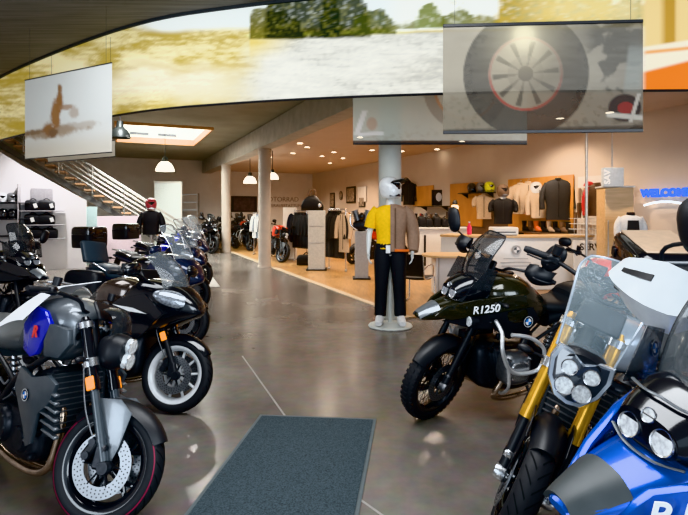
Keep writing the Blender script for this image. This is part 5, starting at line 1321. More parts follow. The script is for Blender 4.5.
# ------------------------------------------------------------------ middle: clothing area
M['slab_grey'] = mat('light grey display board', (.50, .49, .46), .55)
M['ped_grey'] = mat('grey pedestal', (.36, .36, .37), .5)
M['picture'] = mat('picture print', (.28, .22, .17), .6, var=.6, scale=12)
M['lettering_dark'] = mat('faint wall lettering', (.34, .28, .24), .7)
M['poster_dark'] = mat('dark poster print', (.06, .045, .05), .5, var=.7, scale=6)
def cabinet(name, label, px0, px1, pyb, pyt, depth, m, cat, base=None):
    Y = 825 / (pyb - 210.0); a = at(px0, pyb, Y); b = at(px1, pyb, Y); zt = H - (pyt - 210) * Y / F
    t = thing(name, label, cat, ((a.x + b.x) / 2, Y + depth / 2, .012), 0)
    MB().box((0, 0, zt / 2), (b.x - a.x, depth, zt), .008).build('board', m, t)
    if base: MB().box((0, 0, .018), (b.x - a.x + .1, depth + .12, .036), .006).build('base_plate', base, t)
    return t, Y, zt
ped, Yp, zp = cabinet('pedestal', 'tall grey square pedestal carrying a dark engine model', 355, 368.5, 280, 232, .32, 'ped_grey', 'pedestal', 'black_satin')
md = thing('engine_model', 'dark engine model with chrome cylinders on the grey pedestal', 'model', (ped.location.x, Yp + .16, zp + .012))
mb = MB(); mb.loft([(-.20, 0, .03, .22, .12, 4), (0, 0, .0, .28, .14, 4), (.20, 0, .05, .22, .11, 4)], n=20, sub=3); mb.build('crankcase', 'dark_metal', md)
for s in (-1, 1):
    q = MB(); q.cyl((s * .08, 0, .22), (s * .16, 0, .50), .075, .07, 18)
    for k in range(5): q.cyl(Vector((s * .09, 0, .26)).lerp(Vector((s * .155, 0, .48)), k / 4), Vector((s * .093, 0, .272)).lerp(Vector((s * .158, 0, .492)), k / 4), .095, n=18)
    q.build('cylinder', 'grey_metal', md); MB().tube([(s * .16, -.02, .45), (s * .26, -.08, .40), (s * .25, -.1, .15), (s * .1, -.12, .03)], .022, n=10).build('pipe', 'chrome', md)
MB().ball((0, -.10, .36), (.07, .05, .09), 14, 10).build('air_cleaner', 'black_gloss', md)

slab_, Ys, zs = cabinet('display_board', 'pale grey upright display board on a dark base plate', 308, 325, 271, 211, .42, 'slab_grey', 'display', 'black_satin')
for zz in (.75, 1.2): MB().box((0, -.215, zz), (.40, .012, .012), .002).build('board_groove', 'shelf_grey', slab_)
tb = thing('tail_bag', 'black motorcycle bag set on top of the pale display board', 'bag', (slab_.location.x - .12, Ys + .2, zs + .012))
mb = MB(); mb.loft([(-.30, 0, .0, .16, .12, 3), (-.2, 0, 0, .34, .17, 3), (.05, 0, 0, .42, .18, 3), (.22, 0, 0, .26, .16, 3), (.30, 0, 0, .14, .10, 3)], n=22, sub=4); mb.build('bag_body', 'bag_black', tb)
MB().tube([(-.1, 0, .38), (-.06, 0, .55), (.06, 0, .56), (.08, 0, .38)], .03, n=10).build('bag_handle', 'cloth_brown', tb); MB().ball((.20, -.15, .14), (.06, .04, .06), 14, 10).build('bag_buckle', 'silver', tb)
fb, Yf, zfb = cabinet('display_board', 'white upright display board with a dark oval print', 283, 296, 260, 208, .35, 'wall_white', 'display', 'shelf_grey')
MB().ball((.06, -.178, 1.05), (.16, .02, .48), 24, 16).build('oval_print', 'cloth_navy', fb)
bb = thing('travel_bag', 'black travel bag on the floor between the two display boards', 'bag', (-1.12, 14.9, .012))
mb = MB(); mb.loft([(-.28, 0, 0, .22, .12, 3.5), (-.2, 0, 0, .30, .17, 3.5), (.2, 0, 0, .30, .17, 3.5), (.28, 0, 0, .22, .12, 3.5)], n=22, sub=4); mb.build('bag_body', 'bag_black', bb); MB().tube([(-.1, 0, .29), (0, 0, .37), (.1, 0, .29)], .015, n=8).build('bag_handle', 'bag_black', bb)

def rack(label, a, b, zr, group=None):
    a = Vector(a); b = Vector(b); t = thing('garment_rack', label, 'rack', (0, 0, .012))
    MB().tube([a + Vector((0, 0, zr)), b + Vector((0, 0, zr))], .016, n=10).build('hanging_rail', 'chrome', t)
    for p in (a, b):
        MB().cyl(p, p + Vector((0, 0, zr)), .016, n=10).build('rack_post', 'chrome', t)
        MB().box(p + Vector((0, 0, .015)), (.06, .5, .03), .008).build('rack_foot', 'rail_steel', t)
    return t
RA = Vector((-.42, 14.15, 0)); RB = Vector((.05, 13.55, 0)); zr = 1.66
rack('chrome clothes rail holding dark jackets beside the pale display board', RA, RB, zr)
for i in range(7):
    p = RA.lerp(RB, (i + .6) / 7.4); ln = 1.28 if i < 5 else 1.10
    garment('hanging_jacket', ['first dark jacket on the chrome clothes rail, at the left end', 'dark jacket second from left on the chrome clothes rail', 'third dark jacket from left on the chrome clothes rail', 'middle dark jacket on the chrome clothes rail', 'dark jacket fifth from left on the chrome clothes rail', 'grey jacket next to the end of the chrome rail', 'pale beige garment at the right end of the chrome rail'][i], 'jacket',
            (p.x, p.y, zr - ln - .06), R(38 + 180 * 0) + R(-90 + 10), .44, ln, .10, ['cloth_black', 'cloth_grey', 'cloth_black', 'cloth_black', 'cloth_grey', 'cloth_grey', 'cloth_beige'][i], .62, group='jackets on the chrome rail')
RC = Vector((-1.62, 16.4, 0)); RD = Vector((-1.18, 15.9, 0))
rack('tall black clothes rail between the white and the grey display boards', RC, RD, 1.62)
for i in range(4):
    p = RC.lerp(RD, (i + .5) / 4); garment('hanging_jacket', ['leftmost black jacket on the tall black rail', 'second black jacket on the tall black rail', 'third black jacket on the tall black rail', 'rightmost black jacket on the tall black rail'][i], 'jacket', (p.x, p.y, .42), R(-50), .42, 1.12, .12, 'cloth_black', .6, group='jackets on the black rail')
RE = Vector((-3.35, 18.6, 0)); RF = Vector((-2.75, 17.9, 0))
rack('clothes rail with pale shirts just left of the nearer grey column', RE, RF, 1.55)
for i in range(5):
    p = RE.lerp(RF, (i + .5) / 5); garment('hanging_shirt', ['white shirt at the left end of the rail by the column', 'pale blue shirt second on the rail by the column', 'grey shirt in the middle of the rail by the column', 'navy shirt fourth on the rail by the column', 'black shirt at the right end of the rail by the column'][i], 'shirt', (p.x, p.y, .62), R(-50), .44, .86, .11, ['cloth_white', 'silver_paint', 'cloth_white', 'cloth_navy', 'cloth_black'][i], .55, group='shirts on the rail by the column')

# pictures and lettering on the far walls
def frame(label, px0, px1, py0, py1, m='picture', fm='black_satin', name='framed_picture', oval=False, wallf=wall_r_py):
    a = wallf(px0, py0, .03); b = wallf(px1, py1, .03); c = (a + b) / 2; w_ = (b - a).to_2d().length; h_ = abs(a.z - wallf(px0, py1, .03).z)
    rt = Matrix.Rotation(math.atan2((b - a).y, (b - a).x), 3, 'Z'); t = thing(name, label, 'picture', (0, 0, 0)); nrm = rt @ Vector((0, -1, 0))
    if oval:
        for rr_, m_, d in ((1, fm, 0), (.78, m, .012)):
            k = MB(); k.ball((0, 0, 0), (w_ / 2 * rr_, .015, h_ / 2 * rr_), 24, 12); k.xf(Matrix.Translation(c + nrm * d) @ rt.to_4x4()); k.build('picture_frame' if d == 0 else 'picture_sheet', m_, t)
    else:
        MB().box(c, (w_, .03, h_), .006, rt).build('picture_frame', fm, t); MB().box(c + nrm * .018, (w_ * .78, .008, h_ * .82), .001, rt).build('picture_sheet', m, t)
    return t
frame('narrow dark framed picture, leftmost in the warm alcove', 330, 334.5, 193, 208)
frame('small oval picture beside the narrow frame in the alcove', 339, 342.5, 191, 200, oval=True)
frame('largest dark framed picture in the warm alcove', 346.5, 355.5, 187, 203)
frame('small framed picture nearest the mannequin column', 359, 365, 197, 207)
tag(slab('wall_board', wall_r(358, .03), wall_r(366.5, .03), 2.0, 2.62, .02, 'wall_white'), 'plain pale board high on the wall above the small frame', 'panel')
def wall_b_py(px, py, off=0.0):
    p0 = CORNER - D * off; k = (px - 344) / F; t = (p0.x - k * p0.y) / (E.x - k * E.y); q = p0 - E * t; q.z = H - (py - 210) * q.y / F; return q
frame('wide dark poster on the white back wall above parked motorcycles', 231, 257, 196, 212, 'poster_dark', 'black_satin', 'wall_poster', wallf=wall_b_py)
a = wall_b_py(281, 199.5, .02); 
tx = text_obj('wall_lettering', 'MOTORRAD', .34, 'lettering_dark', basis((a.x, a.y, a.z), E, (0, 0, 1), -D), None, .01); tag(tx, 'upper line of faint lettering on the back wall', 'lettering')
tx = text_obj('wall_lettering', 'FAHRERAUSSTATTUNG', .22, 'lettering_dark', basis((a.x + .1, a.y, a.z - .32), E, (0, 0, 1), -D), None, .01); tag(tx, 'lower line of faint lettering on the back wall', 'lettering')
# little orange stool/table behind the rail
ot = thing('orange_table', 'orange wood table at the alcove wall', 'table', (-.1, 18.4, .012))
MB().box((0, 0, 1.52), (.75, .45, .04), .008).build('table_top', 'wood_orange', ot); MB().box((0, .02, .75), (.7, .4, 1.5), .01).build('table_body', 'wood_orange', ot)
# ceiling downlights
M['spot_glow'] = mat('downlight glow', (1, .9, .75), .3, emis=(1, .86, .62), es=14.0)
DL = [(270, 157), (293, 153), (300, 143), (307, 147), (334, 152), (360, 137), (322, 156), (372, 150), (330, 163), (402, 151), (418, 158), (437, 149), (462, 141), (343, 158), (560, 118), (610, 112)]
for i, (px, py) in enumerate(DL):
    Y = (3.55 - H) * F / (210 - py); q = at(px, py, Y)
    if (q - BA).dot(E) < .35: continue
    t = thing('downlight', 'small round recessed downlight in the warm ceiling', 'lamp', (q.x, q.y, 3.549), 0, 'ceiling downlights')
    MB().lathe([(.085, 0), (.10, -.002), (.10, -.012), (.085, -.014), (.075, -.004)], n=24, closed=True).build('trim_ring', 'wall_white', t)
    MB().cyl((0, 0, -.002), (0, 0, -.006), .076, n=24).build('light_disc', 'spot_glow', t)
# ------------------------------------------------------------------ reception and clothing wall
M['counter_white'] = mat('white counter laminate', (.70, .70, .69), .35, var=.02, coat=.2)
M['print_grey'] = mat('grey print', (.40, .41, .43), .6)
M['sign_grey'] = mat('pale grey sign', (.42, .47, .52), .5)
M['neon_blue'] = mat('blue neon', (.0, .06, .75), .4, emis=(.0, .20, .95), es=.60)
M['neon_white'] = mat('white neon', (.8, .9, 1), .3, emis=(.8, .92, 1), es=2.4)
M['wire_white'] = mat('white wire', (.68, .68, .66), .4)
M['chair_black'] = mat('black chair mesh', (.012, .012, .013), .6)
M['case_tan'] = mat('tan case panel', (.52, .38, .27), .35)
M['bulb_warm'] = mat('warm bulb', (1, .75, .4), .3, emis=(1, .62, .25), es=9)
# curved main counter
ct = thing('reception_counter', 'long white reception counter with birch top and round emblem', 'counter', (0, 0, 0))
CP = [Vector(p) for p in ((2.08, 10.75, 0), (2.7, 10.35, 0), (3.6, 10.2, 0), (4.6, 10.3, 0), (5.25, 10.55, 0))]
CC = catmull(CP, 40)
def cside(off, k):
    d = (CC[min(k + 1, 40)] - CC[max(k - 1, 0)]).normalized(); return CC[k] + Vector((-d.y, d.x, 0)) * off
mb = MB(); pts = [cside(0, k) for k in range(41)] + [cside(.42, k) for k in range(40, -1, -1)]
mb.prism([p + Vector((0, 0, .02)) for p in pts], (0, 0, 1.06)); mb.build('counter_body', 'counter_white', ct, bevel=.01)
mb = MB(); pts = [cside(-.05, k) for k in range(41)] + [cside(.55, k) for k in range(40, -1, -1)]
mb.prism([p + Vector((0, 0, 1.08)) for p in pts], (0, 0, .045)); mb.build('counter_top', 'wood_top', ct, bevel=.008)
e = at(516.5, 250, 10.18); nb = (e - Vector((0, 0, e.z))).normalized()
q = MB(); q.cyl((e.x, 10.19, e.z), (e.x, 10.17, e.z), .095, n=32); em = q.build('round_emblem', 'print_grey', ct)
for k, (sx, sz) in enumerate(((-1, 1), (1, 1), (1, -1), (-1, -1))):
    r_ = MB(); n_ = 8; P = [Vector((e.x, 10.166, e.z))] + [Vector((e.x + sx * .06 * math.cos(PI / 2 * i / n_), 10.166, e.z + sz * .06 * math.sin(PI / 2 * i / n_))) for i in range(n_ + 1)]
    r_.add(P, [(0, i, i + 1) for i in range(1, n_ + 1)]); r_.build('emblem_quarter', 'badge_white' if k % 2 else 'slate_paint', em)
for i, (z_, w_) in enumerate(((.66, .50), (.58, .62), (.51, .58), (.44, .66))):
    MB().box((e.x - .02, 10.165, z_), (w_, .004, .018), 0).build('text_line', 'print_grey', ct)
# lower desk with rounded birch top on the left
ld = thing('low_desk', 'lower white desk with rounded birch top in front of the counter', 'desk', (0, 0, .012))
P = []
for i in range(25):
    a = PI * (.5 + i / 24); P.append(Vector((1.80 + .28 * math.cos(a), 9.75 + .42 * math.sin(a), .74)))
P += [Vector((2.75, 9.33, .74)), Vector((2.75, 10.17, .74))]
MB().prism(P, (0, 0, .04)).build('desk_top', 'wood_top', ld, bevel=.008)
MB().box((2.25, 9.85, .365), (.85, .45, .73), .012).build('desk_body', 'counter_white', ld); MB().box((1.78, 9.8, .365), (.05, .5, .73), .01).build('desk_leg', 'counter_white', ld)
# back counter with drawers
bc = thing('back_counter', 'white cabinet counter behind the desk with dark handle slot', 'counter', (0, 0, .012))
a = at(413, 210, 12.6); b = at(470, 210, 12.6)
MB().box(((a.x + b.x) / 2, 12.9, .58), (b.x - a.x, .6, 1.16), .008).build('cabinet_body', 'counter_white', bc)
MB().box(((a.x + b.x) / 2, 12.88, 1.18), (b.x - a.x + .06, .68, .04), .008).build('cabinet_top', 'counter_white', bc)
MB().box((a.x + .30, 12.592, .62), (.05, .02, .78), .004).build('handle_slot', 'black_satin', bc)
# chair
ch = thing('cantilever_chair', 'black chair with curved chrome legs beside the mannequin', 'chair', (1.28, 8.85, .012), R(150))
MB().sheet(lambda u, v: ((u - .5) * .46, -.02 + (v - .5) * .44, .46 - .03 * math.sin(PI * v) + .02 * (2 * u - 1) ** 2), 8, 8, .03).build('seat', 'chair_black', ch)
MB().sheet(lambda u, v: ((u - .5) * .46, .22 + .10 * v - .03 * (1 - (2 * u - 1) ** 2), .50 + .38 * v), 8, 8, .025).build('backrest', 'chair_black', ch)
for s in (-1, 1):
    MB().tube([(s * .235, .30, .86), (s * .235, .23, .50), (s * .235, .15, .45), (s * .235, -.22, .45), (s * .24, -.27, .40), (s * .24, -.25, .05), (s * .24, -.20, .015), (s * .24, .22, .015)], .0125, n=10, seg=50).build('chair_leg', 'chrome', ch)
    MB().tube([(s * .235, .24, .62), (s * .26, .10, .67), (s * .26, -.14, .66), (s * .24, -.2, .46)], .013, n=10, seg=24).build('armrest', 'chrome', ch)
# things on the counters
def box_thing(name, label, cat, c, s, m, rz=0, parts=()):
    t = thing(name, label, cat, (c[0], c[1], c[2]), rz); MB().box((0, 0, s[2] / 2), s, min(s) * .12).build('casing', m, t)
    for nm, pc, ps, pm in parts: MB().box(pc, ps, .004).build(nm, pm, t)
    return t
box_thing('desk_printer', 'low white printer on the reception counter', 'printer', (3.32, 10.42, 1.126), (.52, .36, .17), 'counter_white', 0, [('paper_slot', (0, -.182, .07), (.40, .01, .02), 'black_satin'), ('paper_tray', (0, -.19, .02), (.42, .06, .012), 'print_grey')])
bt = thing('bottle', 'pink bottle on the reception counter', 'bottle', (2.66, 10.62, 1.126)); MB().lathe([(0, 0), (.045, 0), (.05, .02), (.05, .16), (.02, .21), (.02, .25), (0, .25)], n=20).build('bottle_body', mat('pink plastic', (.8, .05, .14), .3), bt); MB().cyl((0, 0, .25), (0, 0, .28), .022, n=16).build('bottle_cap', 'counter_white', bt)
# clothing wall -------------------------------------------------------
def wboard(label, px0, px1, py0, py1, m='wood_orange', off=.06, name='wall_board'):
    a = wall_r_py(px0, py0, off); b = wall_r_py(px1, py1, off)
    return tag(slab(name, a, b, wall_r_py((px0 + px1) / 2, py1, off).z, wall_r_py((px0 + px1) / 2, py0, off).z, -.03, m), label, 'panel')
wboard('small orange wood board behind the black jacket rail', 413, 433, 186, 206)
wboard('orange wood board behind the desk lamp and helmets', 450, 482, 183, 226)
wboard('large orange wood board behind the hanging jackets', 508, 573, 177, 240)
wboard('pale wood board behind the red jacket', 578, 604, 176, 225, 'wall_white')
wboard('dark brown low wall panel behind the counter under the jackets', 446, 576, 212, 262, 'cloth_brown', .03)
def shelf(label, px0, px1, py, dep=.3, m='black_satin', name='wall_shelf'):
    a = wall_r_py(px0, py, .06); b = wall_r_py(px1, py, .06); t = thing(name, label, 'shelf', (0, 0, 0)); z_ = (a.z + b.z) / 2
    d = (b - a); d.z = 0; n_ = -E; pts = [a, b, b + n_ * dep, a + n_ * dep]
    MB().prism([Vector((p.x, p.y, z_)) for p in pts], (0, 0, -.03)).build('shelf_board', m, t, bevel=.004)
    for k in (.08, .92):
        p = a.lerp(b, k); MB().prism([Vector((p.x, p.y, z_ - .03)) + n_ * .0, Vector((p.x, p.y, z_ - .03)) + n_ * dep * .8, Vector((p.x, p.y, z_ - .16))], (.01, .02, 0)).build('shelf_bracket', 'dark_metal', t)
    return t, z_, n_
s1, z1, _ = shelf('dark wall shelf under the small picture board', 425, 450, 206)
s2, z2, _ = shelf('long dark shelf above the white cabinet counter', 410, 452, 219.5, .35)
s3, z3, _ = shelf('short shelf carrying the three helmets', 466, 496, 192.5)
s4, z4, _ = shelf('dark shelf of boots and shoes under the jackets', 520, 575, 232, .38, 'cloth_brown')
def onw(px, off, z): q = wall_r(px, off); q.z = z; return q
for px, sh_, lab, tr in ((472, 'helm_black', 'black helmet, left of the three on the short shelf', None), (481, 'helm_grey', 'grey and black helmet, middle of the three', 'helm_black'), (489.5, 'helm_yellow', 'neon yellow helmet, right of the three', 'helm_black')):
    helmet(lab, onw(px, .22, z3 + .002), R(10), sh_, trim=tr, group='helmets on the short shelf', r=.14)
helmet('white helmet with black visor above the pale beige jackets', onw(536, .24, wall_r_py(536, 194, .24).z), R(-20), 'helm_white', trim='helm_white', r=.15)
MB0 = MB(); q = onw(536, .06, wall_r_py(536, 194, .24).z); MB0.box(q + Vector((-.1, -.04, -.015)), (.3, .25, .025), .004, rm); tag(MB0.build('helmet_bracket', 'black_satin'), 'small dark bracket holding the white wall helmet', 'bracket')
RW = math.atan2(D.y, D.x) - PI / 2 * 0; FW = math.atan2(-E.x, E.y)      # facing into the hall
face = ROTB - PI / 2
def wg(name, label, cat, px, pyb, h, w=.5, m='cloth_black', **k):
    q = wall_r_py(px, pyb, k.pop('off', .22)); return garment(name, label, cat, q, k.pop('rot', face + R(50)), w, h, .2, m, **k)
wg('polo_shirt', 'black short sleeved shirt with white shoulder piping on a display bust', 'shirt', 503, 224, .62, .50, 'cloth_black', off=.9, short=True, panel='cloth_black', collar='cloth_white')
helmet('dark brown helmet right above the black shirt', wall_r_py(503, 196.5, .9), R(5), 'cloth_brown', trim='helm_grey', r=.15)
for s_, dx in ((-1, -.19), (1, .19)):
    pass
wg('beige_jacket', 'beige jacket hanging left on the large orange board', 'jacket', 520, 214, .74, .46, 'cloth_beige')
wg('beige_jacket', 'beige jacket hanging right beside the other beige jacket', 'jacket', 528, 214, .76, .46, 'cloth_beige')
wg('beige_jacket', 'beige jacket hanging below the white helmet', 'jacket', 539, 218, .72, .44, 'cloth_beige')
wg('black_jacket', 'long black jacket hanging at the right of the orange board', 'jacket', 558, 220, .92, .60, 'cloth_grey')
wg('red_jacket', 'dark jacket with red chest hanging on the pale board', 'jacket', 597, 216, .66, .40, 'cloth_brown', panel='cloth_red')
wg('black_jacket', 'round black jacket left of the small orange board', 'jacket', 409, 205, .78, .46, 'cloth_black')
wg('dark_vest', 'brown vest between the helmets and the black shirt', 'vest', 484, 219, .66, .46, 'cloth_beige', short=True)
# row of hanging trousers strap at px 582
for i, (py, m_) in enumerate(((197, 'cloth_beige'), (212, 'cloth_brown'))):
    q = wall_r_py(582, py, .14); t = thing('glove_pair', ['beige gloves hanging on the wall strip beside the glass pole', 'dark gloves hanging lower on the wall strip'][i], 'gloves', q)
    for s in (-1, 1):
        g_ = MB(); g_.loft([(-.15, s * .06, -.02, .02, .03, 2.5), (0, s * .06, -.025, .025, .05, 2.5), (.12, s * .06, -.03, .03, .055, 2.5), (.2, s * .06, -.03, .03, .045, 2.5)], n=14, sub=3, axis='z'); swap(g_); g_.xf(Matrix.Rotation(PI / 2, 4, 'Z')); g_.build('glove', m_, t)
cp = thing('cap', 'dark red cap on the wall beside the glass pole', 'cap', wall_r_py(589, 186, .14)); MB().ball((0, 0, 0), (.11, .12, .10), 18, 8, 0, 1).build('cap_crown', 'cloth_red', cp); MB().sheet(lambda u, v: ((u - .5) * .17, -.09 - .10 * v, .0 - .02 * v), 6, 4, .008).build('cap_brim', 'cloth_black', cp)
# goods on the shelves
def shoe(label, q, rz, m, group):
    t = thing('boot', label, 'boot', q, rz, group)
    b = MB(); b.loft([(-.15, 0, .01, .06, .035, 2.6), (-.08, 0, .01, .10, .05, 2.6), (.02, 0, .01, .14, .048, 2.6), (.10, 0, .01, .13, .045, 2.6)], n=16, sub=3, axis='y'); b.cyl((0, .06, .08), (0, .065, .26), .05, .06, 16); b.build('upper', m, t)
    s_ = MB(); s_.loft([(-.155, 0, 0, .02, .04, 2.6), (-.05, 0, 0, .02, .055, 2.6), (.11, 0, 0, .025, .05, 2.6)], n=14, sub=3, axis='y'); s_.build('sole', 'rubber', t); return t
for i, px in enumerate((526, 532, 538, 545, 551, 557, 564, 570)):
    shoe(['leftmost boot', 'second boot from left', 'third boot from left', 'fourth boot from left', 'fifth boot, tan one', 'sixth boot from left', 'seventh boot from left', 'rightmost boot'][i] + ' on the shelf under the jackets', onw(px, .22, z4 + .002), face + R(80), ['cloth_black', 'cloth_brown', 'cloth_orange', 'cloth_black', 'cloth_beige', 'cloth_black', 'cloth_brown', 'cloth_black'][i], 'boots under the jackets')
pc = onw(438, .12, z1); t = thing('photo_board', 'black photo board with a pale portrait on the dark shelf', 'picture', pc, face + R(75)); MB().box((0, 0, .26), (.42, .03, .50), .006).build('picture_frame', 'black_satin', t); MB().ball((.02, -.02, .28), (.10, .01, .14), 18, 10).build('picture_motif', 'cloth_white', t)
for i, px in enumerate((415, 422, 429, 437, 445)):
    q = onw(px, .24, z2 - .40)
    bag(['black helmet bag, first from left', 'black bag, second from left', 'black bag in the middle', 'black bag, fourth from left', 'black bag, last on the right'][i] + ' on the white back cabinet', (at(px, 210, 12.85).x, 12.85, 1.214), .1, (.20, .2, .24 + .05 * (i % 2)), None, 'bags on the white back cabinet')
for i, px in enumerate((416, 421, 426, 431, 436)):
    q = onw(px, .2, z2 + .002); t = thing('shop_jar', ['dark', 'red', 'dark', 'brown', 'black'][i] + ' can on the long shelf, number %d from the left' % (i + 1), 'can', q, 0, 'cans on the long shelf')
    MB().lathe([(0, 0), (.05, 0), (.05, .17), (.035, .19), (0, .19)], n=16).build('can_body', ['cloth_black', 'cloth_red', 'helm_grey', 'cloth_brown', 'cloth_black'][i], t); MB().cyl((0, 0, .19), (0, 0, .21), .03, n=12).build('can_lid', 'silver', t)
# table lamp
lp = thing('desk_lamp', 'small lamp with glowing warm bulb behind the counter', 'lamp', (at(458, 210, 12.6).x, 12.95, 1.214))
MB().lathe([(0, 0), (.09, 0), (.09, .02), (.02, .035), (0, .035)], n=24).build('lamp_base', 'black_satin', lp)
MB().tube([(0, 0, .03), (.0, 0, .35), (.05, 0, .60), (.04, 0, .66)], .012, n=8).build('lamp_arm', 'black_satin', lp); 
MB().lathe([(.03, .68), (.06, .62), (.07, .52), (.075, .52), (.066, .62), (.034, .69)], n=24, closed=True).xf(Matrix.Translation((.0, 0, 0))).build('lamp_shade', 'black_satin', lp)
MB().ball((0, 0, .50), (.085, .085, .11), 18, 12).build('light_bulb', 'bulb_warm', lp)
# glass pole and wire basket, sign, cabinet, bust, neon
MB_ = MB(); q = at(586.5, 232, 9.6); MB_.cyl((q.x, q.y, 0.012), (q.x, q.y, 3.55), .028, n=16); tag(MB_.build('steel_pole', 'rail_steel'), 'thin steel pole from the oak floor to the ceiling', 'pole')
wb_ = thing('wire_basket', 'white wire basket stand on the counter in front of the sign', 'basket', (at(592, 210, 10.0).x, 10.35, 1.126))
for k in range(4): MB().tube([(-.25, -.12, .02 + k * .11), (.25, -.12, .02 + k * .11), (.25, .12, .02 + k * .11), (-.25, .12, .02 + k * .11), (-.25, -.12, .02 + k * .11)], .006, n=6, smooth=False).build('wire_ring', 'wire_white', wb_)
for k in range(9): MB().cyl((-.25 + k * .0625, -.12, 0), (-.25 + k * .0625, -.12, .36), .004, n=6).build('wire_upright', 'wire_white', wb_)
cb_ = thing('wood_cabinet', 'birch cabinet standing below the grey sign', 'cabinet', (at(620.5, 210, 9.35).x, 9.55, .012), R(-6))
MB().box((0, 0, 1.03), (.52, .40, 2.06), .01).build('cabinet_body', 'wood_top', cb_); MB().box((0, 0, 2.075), (.56, .44, .03), .006).build('cabinet_top', 'counter_white', cb_); MB().box((-.2, -.205, 1.0), (.02, .02, .9), .004).build('cabinet_handle', 'rail_steel', cb_)
sg = thing('hanging_sign', 'pale grey square sign with upright SAV lettering', 'sign', (at(615.5, 210, 9.1).x, 9.2, at(615, 178, 9.1).z + .02))
MB().box((0, 0, 0), (.37, .10, .35), .006).build('sign_board', 'sign_grey', sg); text_obj('lettering', 'SAV', .15, 'letter', basis((-.12, -.0515, .0), (0, 0, 1), (-1, 0, 0), (0, -1, 0)), sg, .002, 0, .004)
MB().box((0, .02, .65), (.02, .02, 1.0), 0).build('sign_rod', 'rail_steel', sg)
bu = thing('jacket_bust', 'white and black racing jacket on a bust beside the cabinet', 'jacket', (at(634, 210, 8.6).x, 8.7, .012), R(-10))
mb = MB(); torso(mb, 1.02, 1.55, .19, .12); swap(mb); mb.build('garment_body', 'cloth_white', bu)
mb = MB(); mb.sheet(lambda u, v: ((u - .5) * (.20 - .06 * abs(v - .5)), -.118 - .012 * math.cos((u - .5) * 2), 1.06 + .40 * v), 8, 8, .02); mb.build('chest_panel', 'cloth_grey', bu)
for s in (-1, 1):
    q = MB(); limb(q, [(s * .14, .01, 1.50), (s * .20, .01, 1.36), (s * .215, -.02, 1.16)], [.06, .065, .055]); q.build('sleeve', 'cloth_white', bu)
mb = MB(); mb.lathe([(.05, 1.53), (.07, 1.55), (.06, 1.60), (.05, 1.60)], n=20); mb.build('collar', 'cloth_black', bu); MB().cyl((0, 0, 0), (0, 0, 1.02), .03, n=14).build('bust_pole', 'rail_steel', bu); MB().lathe([(0, 0), (.2, 0), (.19, .025), (0, .03)], n=28).build('bust_base', 'black_satin', bu)
nq = wall_r_py(665, 193, .12); rn = math.atan2(-D.y, -D.x)
ns = thing('neon_sign', 'blue WELCOME neon sign glowing on the right wall', 'sign', nq)
xd = -D; zd = -E
text_obj('neon_lettering', 'WELCOME', .19, 'neon_blue', basis((0, 0, 0), xd, (0, 0, 1), zd), ns, .012, 0, .014)
MB().tube([Vector((0, 0, -.19)) + xd * k * .1 + Vector((0, 0, .03 - .004 * k * k)) for k in range(-4, 5)], .016, n=8).build('neon_underline', 'neon_white', ns)
def hk(o): return o
pl = thing('wall_hook', 'short dark coat hooks on the wall beside the neon sign', 'hook', wall_r_py(628, 187, .05))
MB().tube([(-.2, 0, .05), (-.12, -.03, -.06), (-.02, -.04, -.08), (.08, -.03, -.02)], .008, n=6).build('hook_wire', 'dark_metal', pl)
# merchandise lettering strip under the basket
st = thing('counter_sign', 'white strip with dark SERVICE lettering on the counter front', 'sign', (at(598, 210, 9.9).x, 9.95, .78))
MB().box((0, 0, .13), (.95, .02, .26), .004).build('sign_board', 'counter_white', st); text_obj('lettering', 'SERVICE', .19, 'black_satin', basis((0, -.0115, .13), (1, 0, 0), (0, 0, 1), (0, -1, 0)), st, .001, 0, .004)
MB().box((0, .03, -.385), (.9, .04, .77), .006).build('sign_support', 'counter_white', st)
# ------------------------------------------------------------------ mats and loose items
M['mat_blue'] = mat('blue grey floor mat', (.045, .062, .072), .95, var=.5, scale=120, bump=.5)
M['mat_edge'] = mat('mat rubber edge', (.10, .12, .125), .7)
fm = thing('floor_mat', 'large blue grey entrance mat on the concrete floor', 'mat', (0, 0, 0))
a = at(262, 417, 825 / 207.0); b = at(373, 421, 825 / 211.0); vd = Vector((.142, 1, 0)).normalized()
a.z = b.z = 0; L_ = 2.6
def mq(i, z): return Vector((i.x, i.y, z))
MB().prism([mq(a, .004), mq(b, .004), mq(b - vd * L_, .004), mq(a - vd * L_, .004)], (0, 0, .008)).build('mat_pile', 'mat_blue', fm)
n_ = Vector((-vd.y, vd.x, 0)) * .025
MB().prism([mq(a + n_ + vd * .03, .001), mq(b - n_ + vd * .03, .001), mq(b - n_ - vd * L_, .001), mq(a + n_ - vd * L_, .001)], (0, 0, .006)).build('mat_border', 'mat_edge', fm)
ds = thing('floor_sheet', 'pale rectangular plate lying on the floor beyond the left motorcycles', 'mat', (0, 0, 0))
p = [at(199, 269, 14.0), at(207, 270, 13.8), at(220, 287, 10.7), at(197, 288, 10.6)]
MB().prism([Vector((q.x, q.y, .002)) for q in p], (0, 0, .012)).build('plate', mat('pale plate', (.42, .42, .40), .5), ds, bevel=.003)

